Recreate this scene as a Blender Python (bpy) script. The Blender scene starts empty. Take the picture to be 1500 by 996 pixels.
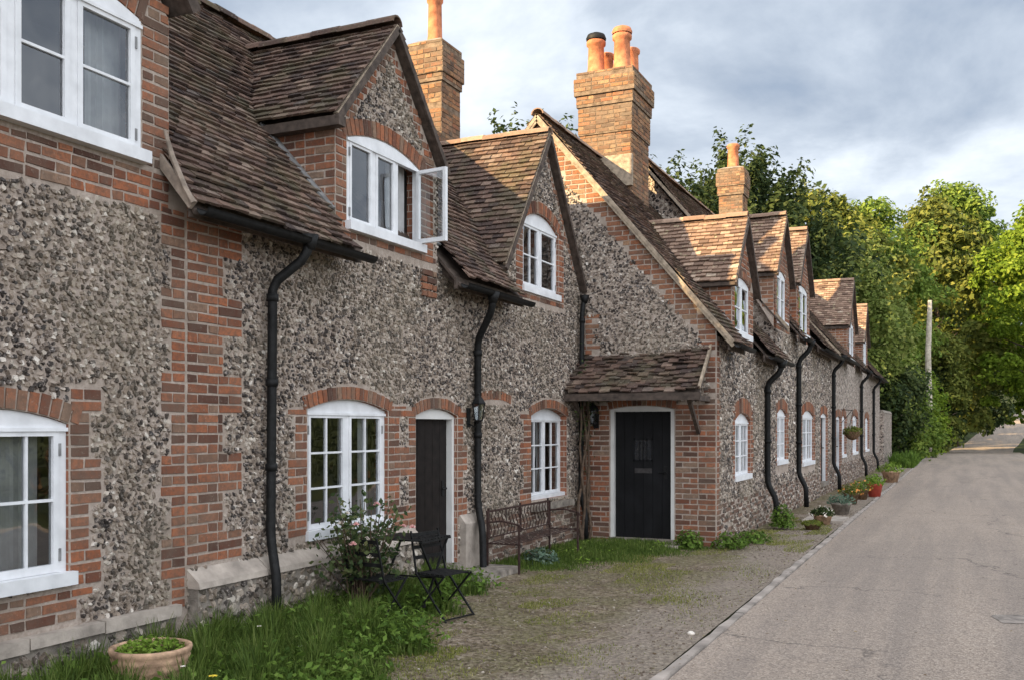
import bpy, math, random
import numpy as np
from mathutils import Vector, Matrix
R=math.radians
rnd=random.Random(7)
SC=bpy.context.scene
# ---------------------------------------------------------------- camera
TH=R(24.62)
cam_d=bpy.data.cameras.new('camera'); cam=bpy.data.objects.new('camera',cam_d); SC.collection.objects.link(cam)
cam.location=(5.2,0,1.7); cam.rotation_euler=(R(90),0,TH)
cam_d.sensor_width=36; cam_d.lens=34.56; cam_d.shift_y=127/1500; cam_d.clip_end=2000; cam_d.clip_start=.05
SC.camera=cam
# ---------------------------------------------------------------- light
SUN_AZ=37.0    # degrees from -Y towards -X (direction the sun stands in)
SUN_EL=24.3
EXPO=1.50
sd=Vector((-math.sin(R(SUN_AZ))*math.cos(R(SUN_EL)),-math.cos(R(SUN_AZ))*math.cos(R(SUN_EL)),math.sin(R(SUN_EL))))
sun_d=bpy.data.lights.new('sun','SUN'); sun_d.energy=5.0; sun_d.angle=R(.6); sun_d.color=(1,.74,.40)
sun=bpy.data.objects.new('sun',sun_d); SC.collection.objects.link(sun)
sun.rotation_euler=sd.to_track_quat('Z','Y').to_euler()
W=bpy.data.worlds.new('World'); SC.world=W; W.use_nodes=True
nt=W.node_tree; nt.nodes.clear()
def wn(t,**k):
    n=nt.nodes.new(t)
    for a,b in k.items(): setattr(n,a,b)
    return n
out=wn('ShaderNodeOutputWorld'); sky=wn('ShaderNodeTexSky',sky_type='NISHITA',sun_disc=False)
sky.sun_elevation=R(SUN_EL); sky.sun_rotation=math.atan2(sd.x,sd.y)
sky.air_density=1.0; sky.dust_density=1.5
bg1=wn('ShaderNodeBackground'); bg1.inputs[1].default_value=.11
nt.links.new(sky.outputs[0],bg1.inputs[0])
tc=wn('ShaderNodeTexCoord'); sep=wn('ShaderNodeSeparateXYZ'); nt.links.new(tc.outputs['Generated'],sep.inputs[0])
# cloud sheet: direction projected on to a plane overhead
zz=wn('ShaderNodeMath',operation='MAXIMUM'); nt.links.new(sep.outputs[2],zz.inputs[0]); zz.inputs[1].default_value=0.0
za=wn('ShaderNodeMath',operation='ADD'); nt.links.new(zz.outputs[0],za.inputs[0]); za.inputs[1].default_value=.38
dx=wn('ShaderNodeMath',operation='DIVIDE'); nt.links.new(sep.outputs[0],dx.inputs[0]); nt.links.new(za.outputs[0],dx.inputs[1])
dy=wn('ShaderNodeMath',operation='DIVIDE'); nt.links.new(sep.outputs[1],dy.inputs[0]); nt.links.new(za.outputs[0],dy.inputs[1])
cb=wn('ShaderNodeCombineXYZ'); nt.links.new(dx.outputs[0],cb.inputs[0]); nt.links.new(dy.outputs[0],cb.inputs[1])
mp=wn('ShaderNodeMapping'); nt.links.new(cb.outputs[0],mp.inputs[0]); mp.inputs['Scale'].default_value=(1.1,1.3,1); mp.inputs['Location'].default_value=(2.3,.75,0)
n1=wn('ShaderNodeTexNoise'); n1.inputs['Scale'].default_value=2.0; n1.inputs['Detail'].default_value=7; n1.inputs['Roughness'].default_value=.57; n1.inputs['Distortion'].default_value=.25
nt.links.new(mp.outputs[0],n1.inputs['Vector'])
cr=wn('ShaderNodeValToRGB'); nt.links.new(n1.outputs[0],cr.inputs[0])
e=cr.color_ramp.elements; e[0].position=.36; e[0].color=(.165,.20,.255,1); e[1].position=.70; e[1].color=(.46,.49,.53,1)
q=cr.color_ramp.elements.new(.49); q.color=(.255,.290,.340,1)
q=cr.color_ramp.elements.new(.57); q.color=(.335,.370,.415,1)
# cloud brightening added behind the camera towards the lane, as fill for the shaded fronts
dot=wn('ShaderNodeVectorMath',operation='DOT_PRODUCT'); nt.links.new(tc.outputs['Generated'],dot.inputs[0]); dot.inputs[1].default_value=(.55,-.82,.15)
mr=wn('ShaderNodeMapRange'); nt.links.new(dot.outputs['Value'],mr.inputs[0]); mr.inputs[1].default_value=-.45; mr.inputs[2].default_value=.9; mr.inputs[3].default_value=0.0; mr.inputs[4].default_value=1.0
mu=wn('ShaderNodeMixRGB'); mu.blend_type='MULTIPLY'; mu.inputs[0].default_value=1; nt.links.new(cr.outputs[0],mu.inputs[1]); 
mc=wn('ShaderNodeMixRGB'); nt.links.new(mr.outputs[0],mc.inputs[0]); mc.inputs[1].default_value=(1,1,1,1); mc.inputs[2].default_value=(3.7,3.45,3.2,1); nt.links.new(mc.outputs[0],mu.inputs[2])
bg2=wn('ShaderNodeBackground'); nt.links.new(mu.outputs[0],bg2.inputs[0]); bg2.inputs[1].default_value=.84
mk=wn('ShaderNodeMapRange'); nt.links.new(n1.outputs[0],mk.inputs[0]); mk.inputs[1].default_value=.28; mk.inputs[2].default_value=.42; mk.inputs[3].default_value=.93; mk.inputs[4].default_value=.99
mx=wn('ShaderNodeMixShader'); nt.links.new(mk.outputs[0],mx.inputs[0]); nt.links.new(bg1.outputs[0],mx.inputs[1]); nt.links.new(bg2.outputs[0],mx.inputs[2])
nt.links.new(mx.outputs[0],out.inputs[0])
SC.view_settings.view_transform='Standard'; SC.view_settings.look='None'; SC.view_settings.exposure=EXPO; SC.view_settings.gamma=1
SC.render.engine='CYCLES'
try:
    SC.cycles.max_bounces=6; SC.cycles.transparent_max_bounces=12; SC.cycles.use_denoising=True
except Exception: pass

# ---------------------------------------------------------------- materials
class NB:
    def __init__(s,name):
        s.m=bpy.data.materials.new(name); s.m.use_nodes=True; s.t=s.m.node_tree
        s.b=s.t.nodes['Principled BSDF']; s.o=s.t.nodes['Material Output']
    def n(s,t,ins=None,**k):
        n=s.t.nodes.new(t)
        for a,b in k.items(): setattr(n,a,b)
        if ins:
            for a,b in ins.items():
                if hasattr(b,'links') or isinstance(b,bpy.types.NodeSocket): s.t.links.new(b,n.inputs[a])
                else: n.inputs[a].default_value=b
        return n
    def pos(s): return s.n('ShaderNodeNewGeometry').outputs['Position']
    def isl(s): return s.n('ShaderNodeNewGeometry').outputs['Random Per Island']
    def noise(s,scale,detail=3,rough=.55,vec=None,dist=0):
        return s.n('ShaderNodeTexNoise',{'Vector':vec or s.pos(),'Scale':scale,'Detail':detail,'Roughness':rough,'Distortion':dist}).outputs[0]
    def ramp(s,f,stops,interp='LINEAR'):
        n=s.n('ShaderNodeValToRGB',{0:f}); cr=n.color_ramp; cr.interpolation=interp
        while len(cr.elements)<len(stops): cr.elements.new(.5)
        for el,(p,c) in zip(cr.elements,stops):
            el.position=p; el.color=(c,c,c,1) if not hasattr(c,'__len__') else (*c,1)
        return n.outputs[0]
    def mix(s,f,a,b,mode='MIX'):
        n=s.n('ShaderNodeMixRGB',blend_type=mode)
        for i,v in enumerate((f,a,b)):
            if isinstance(v,bpy.types.NodeSocket): s.t.links.new(v,n.inputs[i])
            elif i==0: n.inputs[0].default_value=v
            else: n.inputs[i].default_value=(*v,1) if hasattr(v,'__len__') else (v,v,v,1)
        return n.outputs[0]
    def math(s,op,a,b=0.):
        n=s.n('ShaderNodeMath',operation=op)
        for i,v in enumerate((a,b)):
            if isinstance(v,bpy.types.NodeSocket): s.t.links.new(v,n.inputs[i])
            else: n.inputs[i].default_value=v
        return n.outputs[0]
    def bump(s,h,dist=.01,st=1.,prev=None):
        n=s.n('ShaderNodeBump',{'Height':h,'Distance':dist,'Strength':st})
        if prev: s.t.links.new(prev,n.inputs['Normal'])
        s.t.links.new(n.outputs[0],s.b.inputs['Normal']); return n.outputs[0]
    def col(s,c):
        if isinstance(c,bpy.types.NodeSocket): s.t.links.new(c,s.b.inputs['Base Color'])
        else: s.b.inputs['Base Color'].default_value=(*c,1)
    def rough(s,r,spec=.3):
        if isinstance(r,bpy.types.NodeSocket): s.t.links.new(r,s.b.inputs['Roughness'])
        else: s.b.inputs['Roughness'].default_value=r
        s.b.inputs['Specular IOR Level'].default_value=spec
def simple(name,c,rough=.6,var=.15,ns=8,bump=0,spec=.3,metal=0):
    b=NB(name); nz=b.noise(ns,4)
    lo=tuple(x*(1-var*1.6) for x in c); hi=tuple(min(1,x*(1+var*1.6)) for x in c)
    b.col(b.ramp(nz,[(.3,lo),(.7,hi)])); b.rough(rough,spec); b.b.inputs['Metallic'].default_value=metal
    if bump: b.bump(b.noise(ns*4,3),bump)
    return b.m
def brick_mat(name,stops,dirt=.45):
    b=NB(name); c=b.ramp(b.isl(),stops)
    n=b.noise(30,5,.7); c=b.mix(b.ramp(n,[(.42,0),(.66,.65)]),c,(.10,.065,.05))
    n2=b.noise(1.6,5,.6); c=b.mix(b.math('MULTIPLY',b.ramp(n2,[(.45,0),(.7,1)]),dirt),c,(.16,.13,.10))
    n3=b.noise(48,4,.7); c=b.mix(b.ramp(n3,[(.60,0),(.72,.5)]),c,(.40,.33,.27)); n4=b.noise(7,5,.7); c=b.mix(b.ramp(n4,[(.5,0),(.7,.55)]),c,(.10,.07,.055)); 
    b.col(c); b.rough(.9,.15); b.bump(b.noise(90,4,.7),.004); return b.m
M={}
M['brick']=brick_mat('red_brick',[(0,(.075,.038,.029)),(.2,(.17,.066,.040)),(.45,(.27,.098,.050)),(.7,(.37,.135,.066)),(.85,(.20,.11,.072)),(1,(.30,.20,.14))],.65)
M['brick_orange']=brick_mat('orange_brick',[(0,(.20,.085,.05)),(.5,(.34,.135,.068)),(.8,(.29,.145,.085)),(1,(.36,.23,.14))],.55)
M['brick_yellow']=brick_mat('yellow_stock_brick',[(0,(.08,.05,.036)),(.25,(.23,.115,.058)),(.5,(.33,.175,.085)),(.7,(.29,.115,.058)),(.88,(.40,.25,.135)),(1,(.12,.08,.055))],.8)
M['brick_brown']=brick_mat('brown_brick',[(0,(.09,.055,.042)),(.4,(.17,.10,.075)),(.75,(.24,.145,.105)),(1,(.28,.21,.165))],.6)
def mortar():
    b=NB('lime_mortar'); n=b.noise(28,5,.7); n2=b.noise(1.2,4)
    c=b.ramp(n,[(.3,(.29,.235,.20)),(.55,(.45,.375,.32)),(.75,(.58,.50,.44))])
    c=b.mix(b.ramp(n2,[(.42,0),(.62,.4)]),c,(.25,.20,.155)); c=b.mix(b.ramp(b.noise(3.5,6,.7),[(.52,0),(.68,.5)]),c,(.16,.13,.10)); b.col(c); b.rough(.95,.1); b.bump(b.noise(120,4,.7),.008); return b.m
M['mortar']=mortar()
M['mortar_sooty']=simple('sooty_chimney_mortar',(.17,.125,.09),.95,.3,12,.008,.1)
def flint_piece():
    b=NB('knapped_flint'); r=b.isl()
    c=b.ramp(r,[(0,(.020,.016,.014)),(.26,(.052,.040,.034)),(.42,(.13,.098,.075)),(.62,(.25,.195,.152)),(.80,(.36,.295,.238)),(.94,(.47,.41,.345)),(1,(.68,.62,.55))])
    n=b.noise(45,4,.7); c=b.mix(b.ramp(n,[(.53,0),(.64,.85)]),c,(.42,.36,.32))
    n3=b.noise(70,2,.6); c=b.mix(b.ramp(n3,[(.60,0),(.66,.8)]),c,(.035,.032,.034))
    n2=b.noise(.9,4); c=b.mix(b.ramp(n2,[(.46,0),(.66,.4)]),c,(.24,.20,.14))
    b.col(c); b.rough(.55,.4); b.bump(b.noise(150,3,.7),.004); return b.m
M['flint']=flint_piece()
def flint_far():
    b=NB('flint_walling'); p=b.pos()
    nz=b.n('ShaderNodeTexNoise',{'Vector':p,'Scale':14.,'Detail':2.}).outputs[1]
    pv=b.n('ShaderNodeVectorMath',{0:p,1:b.n('ShaderNodeVectorMath',{0:nz,1:(.045,.045,.045)},operation='MULTIPLY').outputs[0]},operation='ADD').outputs[0]
    v=b.n('ShaderNodeTexVoronoi',{'Vector':pv,'Scale':15.})
    ve=b.n('ShaderNodeTexVoronoi',{'Vector':pv,'Scale':15.},feature='DISTANCE_TO_EDGE')
    sp=b.n('ShaderNodeSeparateColor',{0:v.outputs['Color']})
    c=b.ramp(sp.outputs[0],[(0,(.03,.026,.026)),(.3,(.07,.058,.05)),(.45,(.2,.16,.13)),(.7,(.36,.30,.25)),(1,(.66,.59,.51))])
    c=b.mix(b.ramp(ve.outputs['Distance'],[(.06,1),(.14,0)]),c,(.38,.315,.27))
    c=b.mix(b.ramp(b.noise(1.,4),[(.48,0),(.7,.4)]),c,(.25,.20,.16))
    b.col(c); b.rough(.8,.25); b.bump(b.ramp(ve.outputs['Distance'],[(.05,0),(.3,1)]),.02); return b.m
M['flint_far']=flint_far()
def tile_mat():
    b=NB('clay_roof_tile'); c=b.ramp(b.isl(),[(0,(.048,.035,.032)),(.3,(.092,.060,.049)),(.55,(.135,.086,.067)),(.78,(.185,.118,.090)),(.93,(.25,.18,.14)),(1,(.10,.085,.078))])
    n=b.noise(22,4,.65); c=b.mix(b.ramp(n,[(.42,0),(.75,.6)]),c,(.062,.046,.042))
    n2=b.noise(2.2,5,.65); c=b.mix(b.ramp(n2,[(.48,0),(.64,.65)]),c,(.10,.088,.052)); c=b.mix(b.ramp(b.noise(110,3,.7),[(.55,0),(.7,.5)]),c,(.05,.042,.036))
    n3=b.noise(38,3,.6); c=b.mix(b.ramp(n3,[(.62,0),(.70,.6)]),c,(.36,.32,.26))
    b.col(c); b.rough(.93,.12); b.bump(b.noise(70,4,.7),.006); return b.m
M['tile']=tile_mat()
def tile_warm():
    b=NB('sandy_roof_tile'); c=b.ramp(b.isl(),[(0,(.13,.085,.065)),(.3,(.21,.135,.098)),(.6,(.28,.185,.135)),(.85,(.36,.25,.185)),(1,(.43,.34,.26))])
    n=b.noise(22,4,.65); c=b.mix(b.ramp(n,[(.42,0),(.75,.6)]),c,(.13,.095,.075))
    n3=b.noise(9,4,.6); c=b.mix(b.ramp(n3,[(.60,0),(.68,.6)]),c,(.45,.40,.25))
    b.col(c); b.rough(.93,.12); b.bump(b.noise(70,4,.7),.006); return b.m
M['tile_warm']=tile_warm()
def reveal_mat():
    b=NB('brick_reveal'); sp=b.n('ShaderNodeSeparateXYZ',{0:b.pos()}); cv=b.n('ShaderNodeCombineXYZ',{0:b.math('ADD',sp.outputs[0],sp.outputs[1]),1:sp.outputs[2],2:0.})
    t=b.n('ShaderNodeTexBrick',{'Vector':cv.outputs[0],'Scale':1.,'Mortar Size':.006,'Brick Width':.12,'Row Height':.075,'Color1':(.30,.12,.07,1),'Color2':(.17,.08,.055,1),'Mortar':(.40,.33,.27,1)})
    c=b.mix(b.ramp(b.noise(40,4,.7),[(.5,0),(.72,.5)]),t.outputs[0],(.13,.10,.08)); b.col(c); b.rough(.92,.12); b.bump(t.outputs[1],-.006); return b.m
M['reveal_brick']=reveal_mat()
M['white']=simple('white_painted_timber',(.66,.665,.68),.5,.07,7,.0008,.3)
M['cream']=simple('pale_painted_frame',(.60,.59,.57),.5,.05,5,0,.3)
M['black']=simple('black_cast_iron',(.009,.009,.009),.6,.4,20,.002,.22)
M['door']=simple('black_door_paint',(.006,.006,.007),.6,.3,4,0,.2)
M['door2']=simple('dark_brown_door_boards',(.012,.009,.008),.65,.3,9,0,.18)
M['timber']=simple('weathered_dark_timber',(.07,.052,.042),.8,.3,14,.002)
M['timber_pale']=simple('weathered_verge_board',(.25,.20,.16),.85,.25,12,.002)
M['stone']=simple('plinth_stone',(.36,.31,.265),.9,.2,6,.006,.2)
M['stone_rough']=simple('dirty_base_stone',(.23,.20,.17),.95,.3,9,.012,.15)
M['lead']=simple('lead_flashing',(.20,.20,.20),.6,.25,10,.002,.4)
M['mortar_pale']=simple('verge_mortar',(.30,.24,.18),.95,.25,14,.006,.1)
M['terracotta']=simple('terracotta',(.48,.175,.085),.8,.25,9,.002,.2)
M['planter']=simple('sandy_terracotta_planter',(.40,.26,.17),.85,.35,11,.003,.2)
M['pot_red']=simple('red_glazed_pot',(.45,.07,.045),.45,.12,9,.001,.4)
M['soil']=simple('potting_soil',(.05,.035,.025),.95,.3,40,.01,.1)
M['curtain']=simple('grey_curtain_cloth',(.42,.42,.42),.9,.1,6,.002,.1)
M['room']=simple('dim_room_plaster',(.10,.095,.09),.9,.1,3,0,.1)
M['bark']=simple('tree_bark',(.13,.10,.075),.95,.3,7,.02,.1)
M['bark_pale']=simple('bleached_pole_wood',(.42,.37,.30),.95,.2,7,.01,.1)
M['wicker']=simple('coir_basket_liner',(.16,.10,.06),.95,.3,30,.01,.1)
M['stem']=simple('woody_stem',(.10,.07,.05),.9,.3,20,.004,.1)
def pane_mat():
    b=NB('window_glass'); t=b.t; t.nodes.remove(b.b)
    tr=b.n('ShaderNodeBsdfTransparent',{'Color':(.85,.88,.88,1)}); gl=b.n('ShaderNodeBsdfGlossy',{'Color':(.95,.97,1,1),'Roughness':.02})
    bp=b.n('ShaderNodeBump',{'Height':b.noise(2.5,1),'Distance':.006}); t.links.new(bp.outputs[0],gl.inputs['Normal'])
    fr=b.n('ShaderNodeFresnel',{'IOR':1.5}); f=b.math('ADD',b.math('MULTIPLY',fr.outputs[0],1.25),.075)
    m=b.n('ShaderNodeMixShader',{0:f}); t.links.new(tr.outputs[0],m.inputs[1]); t.links.new(gl.outputs[0],m.inputs[2]); t.links.new(m.outputs[0],b.o.inputs[0]); return b.m
M['glass']=pane_mat()
def leaf_mat(name,stops,trans=.35,nscale=.35):
    b=NB(name); f=b.math('ADD',b.math('MULTIPLY',b.isl(),.6),b.math('MULTIPLY',b.noise(nscale,3,.6),.5))
    c=b.ramp(f,stops); b.col(c); b.rough(.65,.12)
    tl=b.n('ShaderNodeBsdfTranslucent'); b.t.links.new(c,tl.inputs[0])
    m=b.n('ShaderNodeMixShader',{0:trans}); b.t.links.new(b.b.outputs[0],m.inputs[1]); b.t.links.new(tl.outputs[0],m.inputs[2]); b.t.links.new(m.outputs[0],b.o.inputs[0]); return b.m
M['leaf_yew']=leaf_mat('yew_leaves',[(.2,(.020,.034,.014)),(.5,(.042,.066,.022)),(.75,(.075,.10,.032)),(.95,(.12,.13,.045))])
M['leaf_hedge']=leaf_mat('dark_hedge_leaves',[(.2,(.010,.016,.008)),(.5,(.018,.028,.012)),(.95,(.03,.04,.018))],.15)
M['leaf_mid']=leaf_mat('mid_green_leaves',[(.2,(.065,.11,.022)),(.5,(.135,.205,.034)),(.75,(.21,.28,.05)),(.95,(.30,.35,.075))])
M['leaf_bright']=leaf_mat('bright_spring_leaves',[(.2,(.08,.135,.016)),(.5,(.155,.235,.024)),(.75,(.24,.325,.036)),(.95,(.34,.40,.06))],.45)
M['leaf_pale']=leaf_mat('pale_green_leaves',[(.2,(.08,.12,.025)),(.5,(.16,.205,.045)),(.75,(.25,.285,.075)),(.95,(.36,.36,.12))],.4)  # brighter leaf copy, makes up for sunlight missing on the end shrubs
M['leaf_olive']=leaf_mat('olive_leaves',[(.2,(.06,.08,.018)),(.5,(.125,.15,.030)),(.75,(.20,.215,.045)),(.95,(.27,.26,.07))])
M['leaf_rose']=leaf_mat('rose_leaves',[(.2,(.03,.055,.022)),(.5,(.06,.09,.035)),(.8,(.11,.13,.05)),(1,(.20,.15,.08))],.3,6)
M['grass']=leaf_mat('grass_blades',[(.2,(.045,.075,.016)),(.5,(.085,.135,.026)),(.75,(.135,.19,.04)),(.95,(.23,.24,.09))],.35,1.6)
M['grass_dry']=leaf_mat('short_verge_grass',[(.2,(.10,.125,.025)),(.5,(.19,.21,.045)),(.75,(.30,.28,.09)),(.95,(.42,.36,.18))],.3,1.2)
M['weed']=leaf_mat('weed_leaves',[(.2,(.05,.095,.018)),(.5,(.10,.17,.028)),(.8,(.16,.25,.045)),(1,(.24,.31,.08))],.35,3)
M['lettuce']=leaf_mat('pale_plant_leaves',[(.2,(.09,.16,.02)),(.5,(.16,.26,.035)),(.8,(.25,.35,.06)),(1,(.34,.42,.12))],.35,5)
M['glauc']=leaf_mat('grey_green_leaves',[(.2,(.06,.10,.07)),(.5,(.10,.16,.11)),(.8,(.18,.24,.17)),(1,(.26,.3,.22))],.3,5)
M['petal']=simple('cream_petals',(.75,.68,.60),.7,.12,30)
M['petal_pink']=simple('pale_pink_petals',(.72,.42,.40),.7,.15,30)
M['petal_yellow']=simple('yellow_petals',(.80,.60,.06),.6,.1,30)
M['petal_orange']=simple('orange_petals',(.65,.26,.06),.6,.2,30)
def road_mat():
    b=NB('worn_chip_asphalt'); n=b.noise(.5,5,.6); n2=b.noise(130,2,.6); n3=b.noise(3.2,6,.65)
    c=b.ramp(n,[(.3,(.30,.237,.188)),(.7,(.375,.30,.242))])
    c=b.mix(b.ramp(n3,[(.4,0),(.8,.35)]),c,(.18,.16,.15))
    v=b.n('ShaderNodeTexVoronoi',{'Vector':b.pos(),'Scale':70.}); sp=b.n('ShaderNodeSeparateColor',{0:v.outputs['Color']})
    c=b.mix(.55,c,b.ramp(sp.outputs[0],[(0,(.13,.105,.09)),(.5,(.305,.245,.198)),(1,(.51,.425,.35))]))
    st=b.n('ShaderNodeMapping',{0:b.pos(),'Scale':(2.2,.12,1.)}).outputs[0]
    c=b.mix(b.ramp(b.noise(1.,5,.6,st),[(.42,0),(.62,.4)]),c,(.17,.145,.13))
    vc=b.n('ShaderNodeTexVoronoi',{'Vector':b.n('ShaderNodeVectorMath',{0:b.pos(),1:b.n('ShaderNodeVectorMath',{0:b.n('ShaderNodeTexNoise',{'Scale':2.5,'Detail':6.,'Vector':b.pos()}).outputs[1],1:(.7,.7,.7)},operation='MULTIPLY').outputs[0]},operation='ADD').outputs[0],'Scale':.33},feature='DISTANCE_TO_EDGE')
    ck=b.math('MULTIPLY',b.ramp(vc.outputs['Distance'],[(.0,1),(.006,0)]),b.ramp(b.noise(.4,3),[(.48,0),(.56,.75)]))
    c=b.mix(ck,c,(.07,.06,.055))
    c=b.mix(b.ramp(b.noise(1.7,6,.7),[(.60,0),(.70,.5)]),c,(.15,.125,.11))
    c=b.mix(b.ramp(b.noise(14,4,.7),[(.58,0),(.70,.35)]),c,(.36,.31,.27))
    b.col(c); b.rough(.9,.2); b.bump(v.outputs['Distance'],.006,.7); return b.m
M['road']=road_mat()
def dirt_mat():
    b=NB('gravel_and_dirt'); n=b.noise(1.1,6,.65); n2=b.noise(9,5,.7)
    c=b.ramp(n2,[(.34,(.10,.072,.046)),(.5,(.30,.23,.16)),(.64,(.48,.40,.31))])
    c=b.mix(b.ramp(n,[(.40,0),(.53,.75)]),c,(.165,.16,.06)); c=b.mix(b.ramp(b.noise(2.7,5,.7),[(.5,0),(.62,.55)]),c,(.11,.075,.05))
    v=b.n('ShaderNodeTexVoronoi',{'Vector':b.pos(),'Scale':34.}); sp=b.n('ShaderNodeSeparateColor',{0:v.outputs['Color']})
    c=b.mix(b.ramp(b.noise(24,4,.75),[(.48,0),(.58,.8)]),c,(.06,.042,.028)); xs=b.n('ShaderNodeSeparateXYZ',{0:b.pos()}).outputs[0]; c=b.mix(b.math('MULTIPLY',b.ramp(b.math('ADD',b.math('MULTIPLY',xs,.3),b.math('MULTIPLY',b.noise(1.3,4),.35)),[(.86,0),(1.0,1)]),.7),c,(.36,.30,.26))
    c=b.mix(.35,c,b.ramp(sp.outputs[0],[(0,(.07,.052,.038)),(.5,(.20,.155,.112)),(1,(.40,.33,.26))]))
    b.col(c); b.rough(.95,.1); b.bump(v.outputs['Distance'],.02,.8,b.bump(n2,.06)); return b.m
M['dirt']=dirt_mat()
M['field']=simple('meadow_ground',(.045,.055,.02),.95,.3,.6,.02,.1)
M['pebble']=brick_mat('gravel_stones',[(0,(.11,.085,.065)),(.5,(.22,.175,.135)),(.88,(.33,.28,.22)),(1,(.5,.45,.38))],.2)
M['kerb']=simple('kerb_edging',(.32,.275,.24),.9,.25,3,.012,.2)

# ---------------------------------------------------------------- object helpers
COL=SC.collection
def link(o,parent=None):
    COL.objects.link(o)
    if parent: o.parent=parent
    return o
class MB:
    def __init__(s): s.v=[]; s.f=[]
    def add(s,vs,fs):
        k=len(s.v); s.v.extend(vs); s.f.extend([tuple(i+k for i in f) for f in fs])
    def box(s,x0,x1,y0,y1,z0,z1):
        s.add([(x0,y0,z0),(x1,y0,z0),(x1,y1,z0),(x0,y1,z0),(x0,y0,z1),(x1,y0,z1),(x1,y1,z1),(x0,y1,z1)],
              [(0,3,2,1),(4,5,6,7),(0,1,5,4),(1,2,6,5),(2,3,7,6),(3,0,4,7)]); return s
    def hexa(s,p):   # 8 points: bottom ring, top ring
        s.add([tuple(q) for q in p],[(0,3,2,1),(4,5,6,7),(0,1,5,4),(1,2,6,5),(2,3,7,6),(3,0,4,7)]); return s
    def bar(s,a,b,w,h,up=(0,0,1)):
        a=Vector(a);b=Vector(b);d=(b-a).normalized();u=Vector(up); x=d.cross(u)
        if x.length<1e-4: x=d.cross(Vector((1,0,0)))
        x.normalize(); y=x.cross(d); x*=w/2; y*=h/2
        return s.hexa([a-x-y,a+x-y,b+x-y,b-x-y,a-x+y,a+x+y,b+x+y,b-x+y])
    def tube(s,pts,r,n=8,cap=True):
        pts=[Vector(p) for p in pts]; rs=r if hasattr(r,'__len__') else [r]*len(pts)
        k=len(s.v); prev=None
        for i,p in enumerate(pts):
            d=(pts[min(i+1,len(pts)-1)]-pts[max(i-1,0)]).normalized()
            if prev is None:
                x=d.orthogonal().normalized()
            else:
                x=(prev-d*prev.dot(d)).normalized()
            prev=x; y=d.cross(x)
            for j in range(n):
                a=2*math.pi*j/n; s.v.append(tuple(p+(x*math.cos(a)+y*math.sin(a))*rs[i]))
        for i in range(len(pts)-1):
            for j in range(n):
                a=k+i*n+j; b=k+i*n+(j+1)%n; s.f.append((a,b,b+n,a+n))
        if cap:
            s.f.append(tuple(k+j for j in range(n))[::-1]); m=k+(len(pts)-1)*n; s.f.append(tuple(m+j for j in range(n)))
        return s
    def lathe(s,c,prof,n=24,axis='Z'):
        k=len(s.v); c=Vector(c)
        for r,z in prof:
            for j in range(n):
                a=2*math.pi*j/n; s.v.append((c.x+r*math.cos(a),c.y+r*math.sin(a),c.z+z))
        for i in range(len(prof)-1):
            for j in range(n):
                a=k+i*n+j; b=k+i*n+(j+1)%n; s.f.append((a,b,b+n,a+n))
        return s
    def build(s,name,mat,parent=None,smooth=False,kind=None):
        if parent is not None:
            L=root_loc(parent); s.v=[(a-L[0],b-L[1],c-L[2]) for a,b,c in s.v]
        me=bpy.data.meshes.new(name); me.from_pydata(s.v,[],s.f)
        if mat: me.materials.append(M[mat] if isinstance(mat,str) else mat)
        if smooth: me.shade_smooth() if hasattr(me,'shade_smooth') else None
        me.update(); o=bpy.data.objects.new(name,me)
        link(o,parent)
        if kind: o['kind']=kind
        for rv in getattr(s,'revs',[]): rv.build('opening_reveal','reveal_brick',o)
        return o
def root_loc(o):
    while o.parent: o=o.parent
    return o.location
def build_sub(mb,name,mat,parent,smooth=False):
    return mb.build(name,mat,parent,smooth)
def thing(name,label,cat,loc=(0,0,0),group=None):
    o=bpy.data.objects.new(name,None); link(o); o.location=loc; o['label']=label; o['category']=cat
    if group: o['group']=group
    return o
def tag(o,label,cat,group=None,kind=None):
    if label: o['label']=label
    if cat: o['category']=cat
    if group: o['group']=group
    if kind: o['kind']=kind
    return o
# part of a thing: first level children get world coordinates through matrix_parent_inverse
class Frame:
    def __init__(s,o,u,n): s.o=Vector(o); s.u=Vector(u); s.n=Vector(n); s.flip=s.u.cross(Vector((0,0,1))).dot(s.n)<0
    def P(s,u,v,d=0.): return tuple(s.o+s.u*u+s.n*d+Vector((0,0,v)))
    def box(s,mb,u0,u1,v0,v1,d0,d1):
        p=[s.P(u0,v0,d0),s.P(u1,v0,d0),s.P(u1,v0,d1),s.P(u0,v0,d1),s.P(u0,v1,d0),s.P(u1,v1,d0),s.P(u1,v1,d1),s.P(u0,v1,d1)]
        mb.hexa(p); return mb
def lerp_top(pts,u):
    for (a,va),(b,vb) in zip(pts,pts[1:]):
        if a<=u<=b: return va+(vb-va)*(u-a)/(b-a) if b>a else max(va,vb)
    return pts[0][1] if u<pts[0][0] else pts[-1][1]
def arc_v(op,u):
    u0,u1,v0,v1,r=op[:5]; m=(u0+u1)/2; h=(u1-u0)/2
    return v1+r*max(0,1-((u-m)/h)**2)
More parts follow.
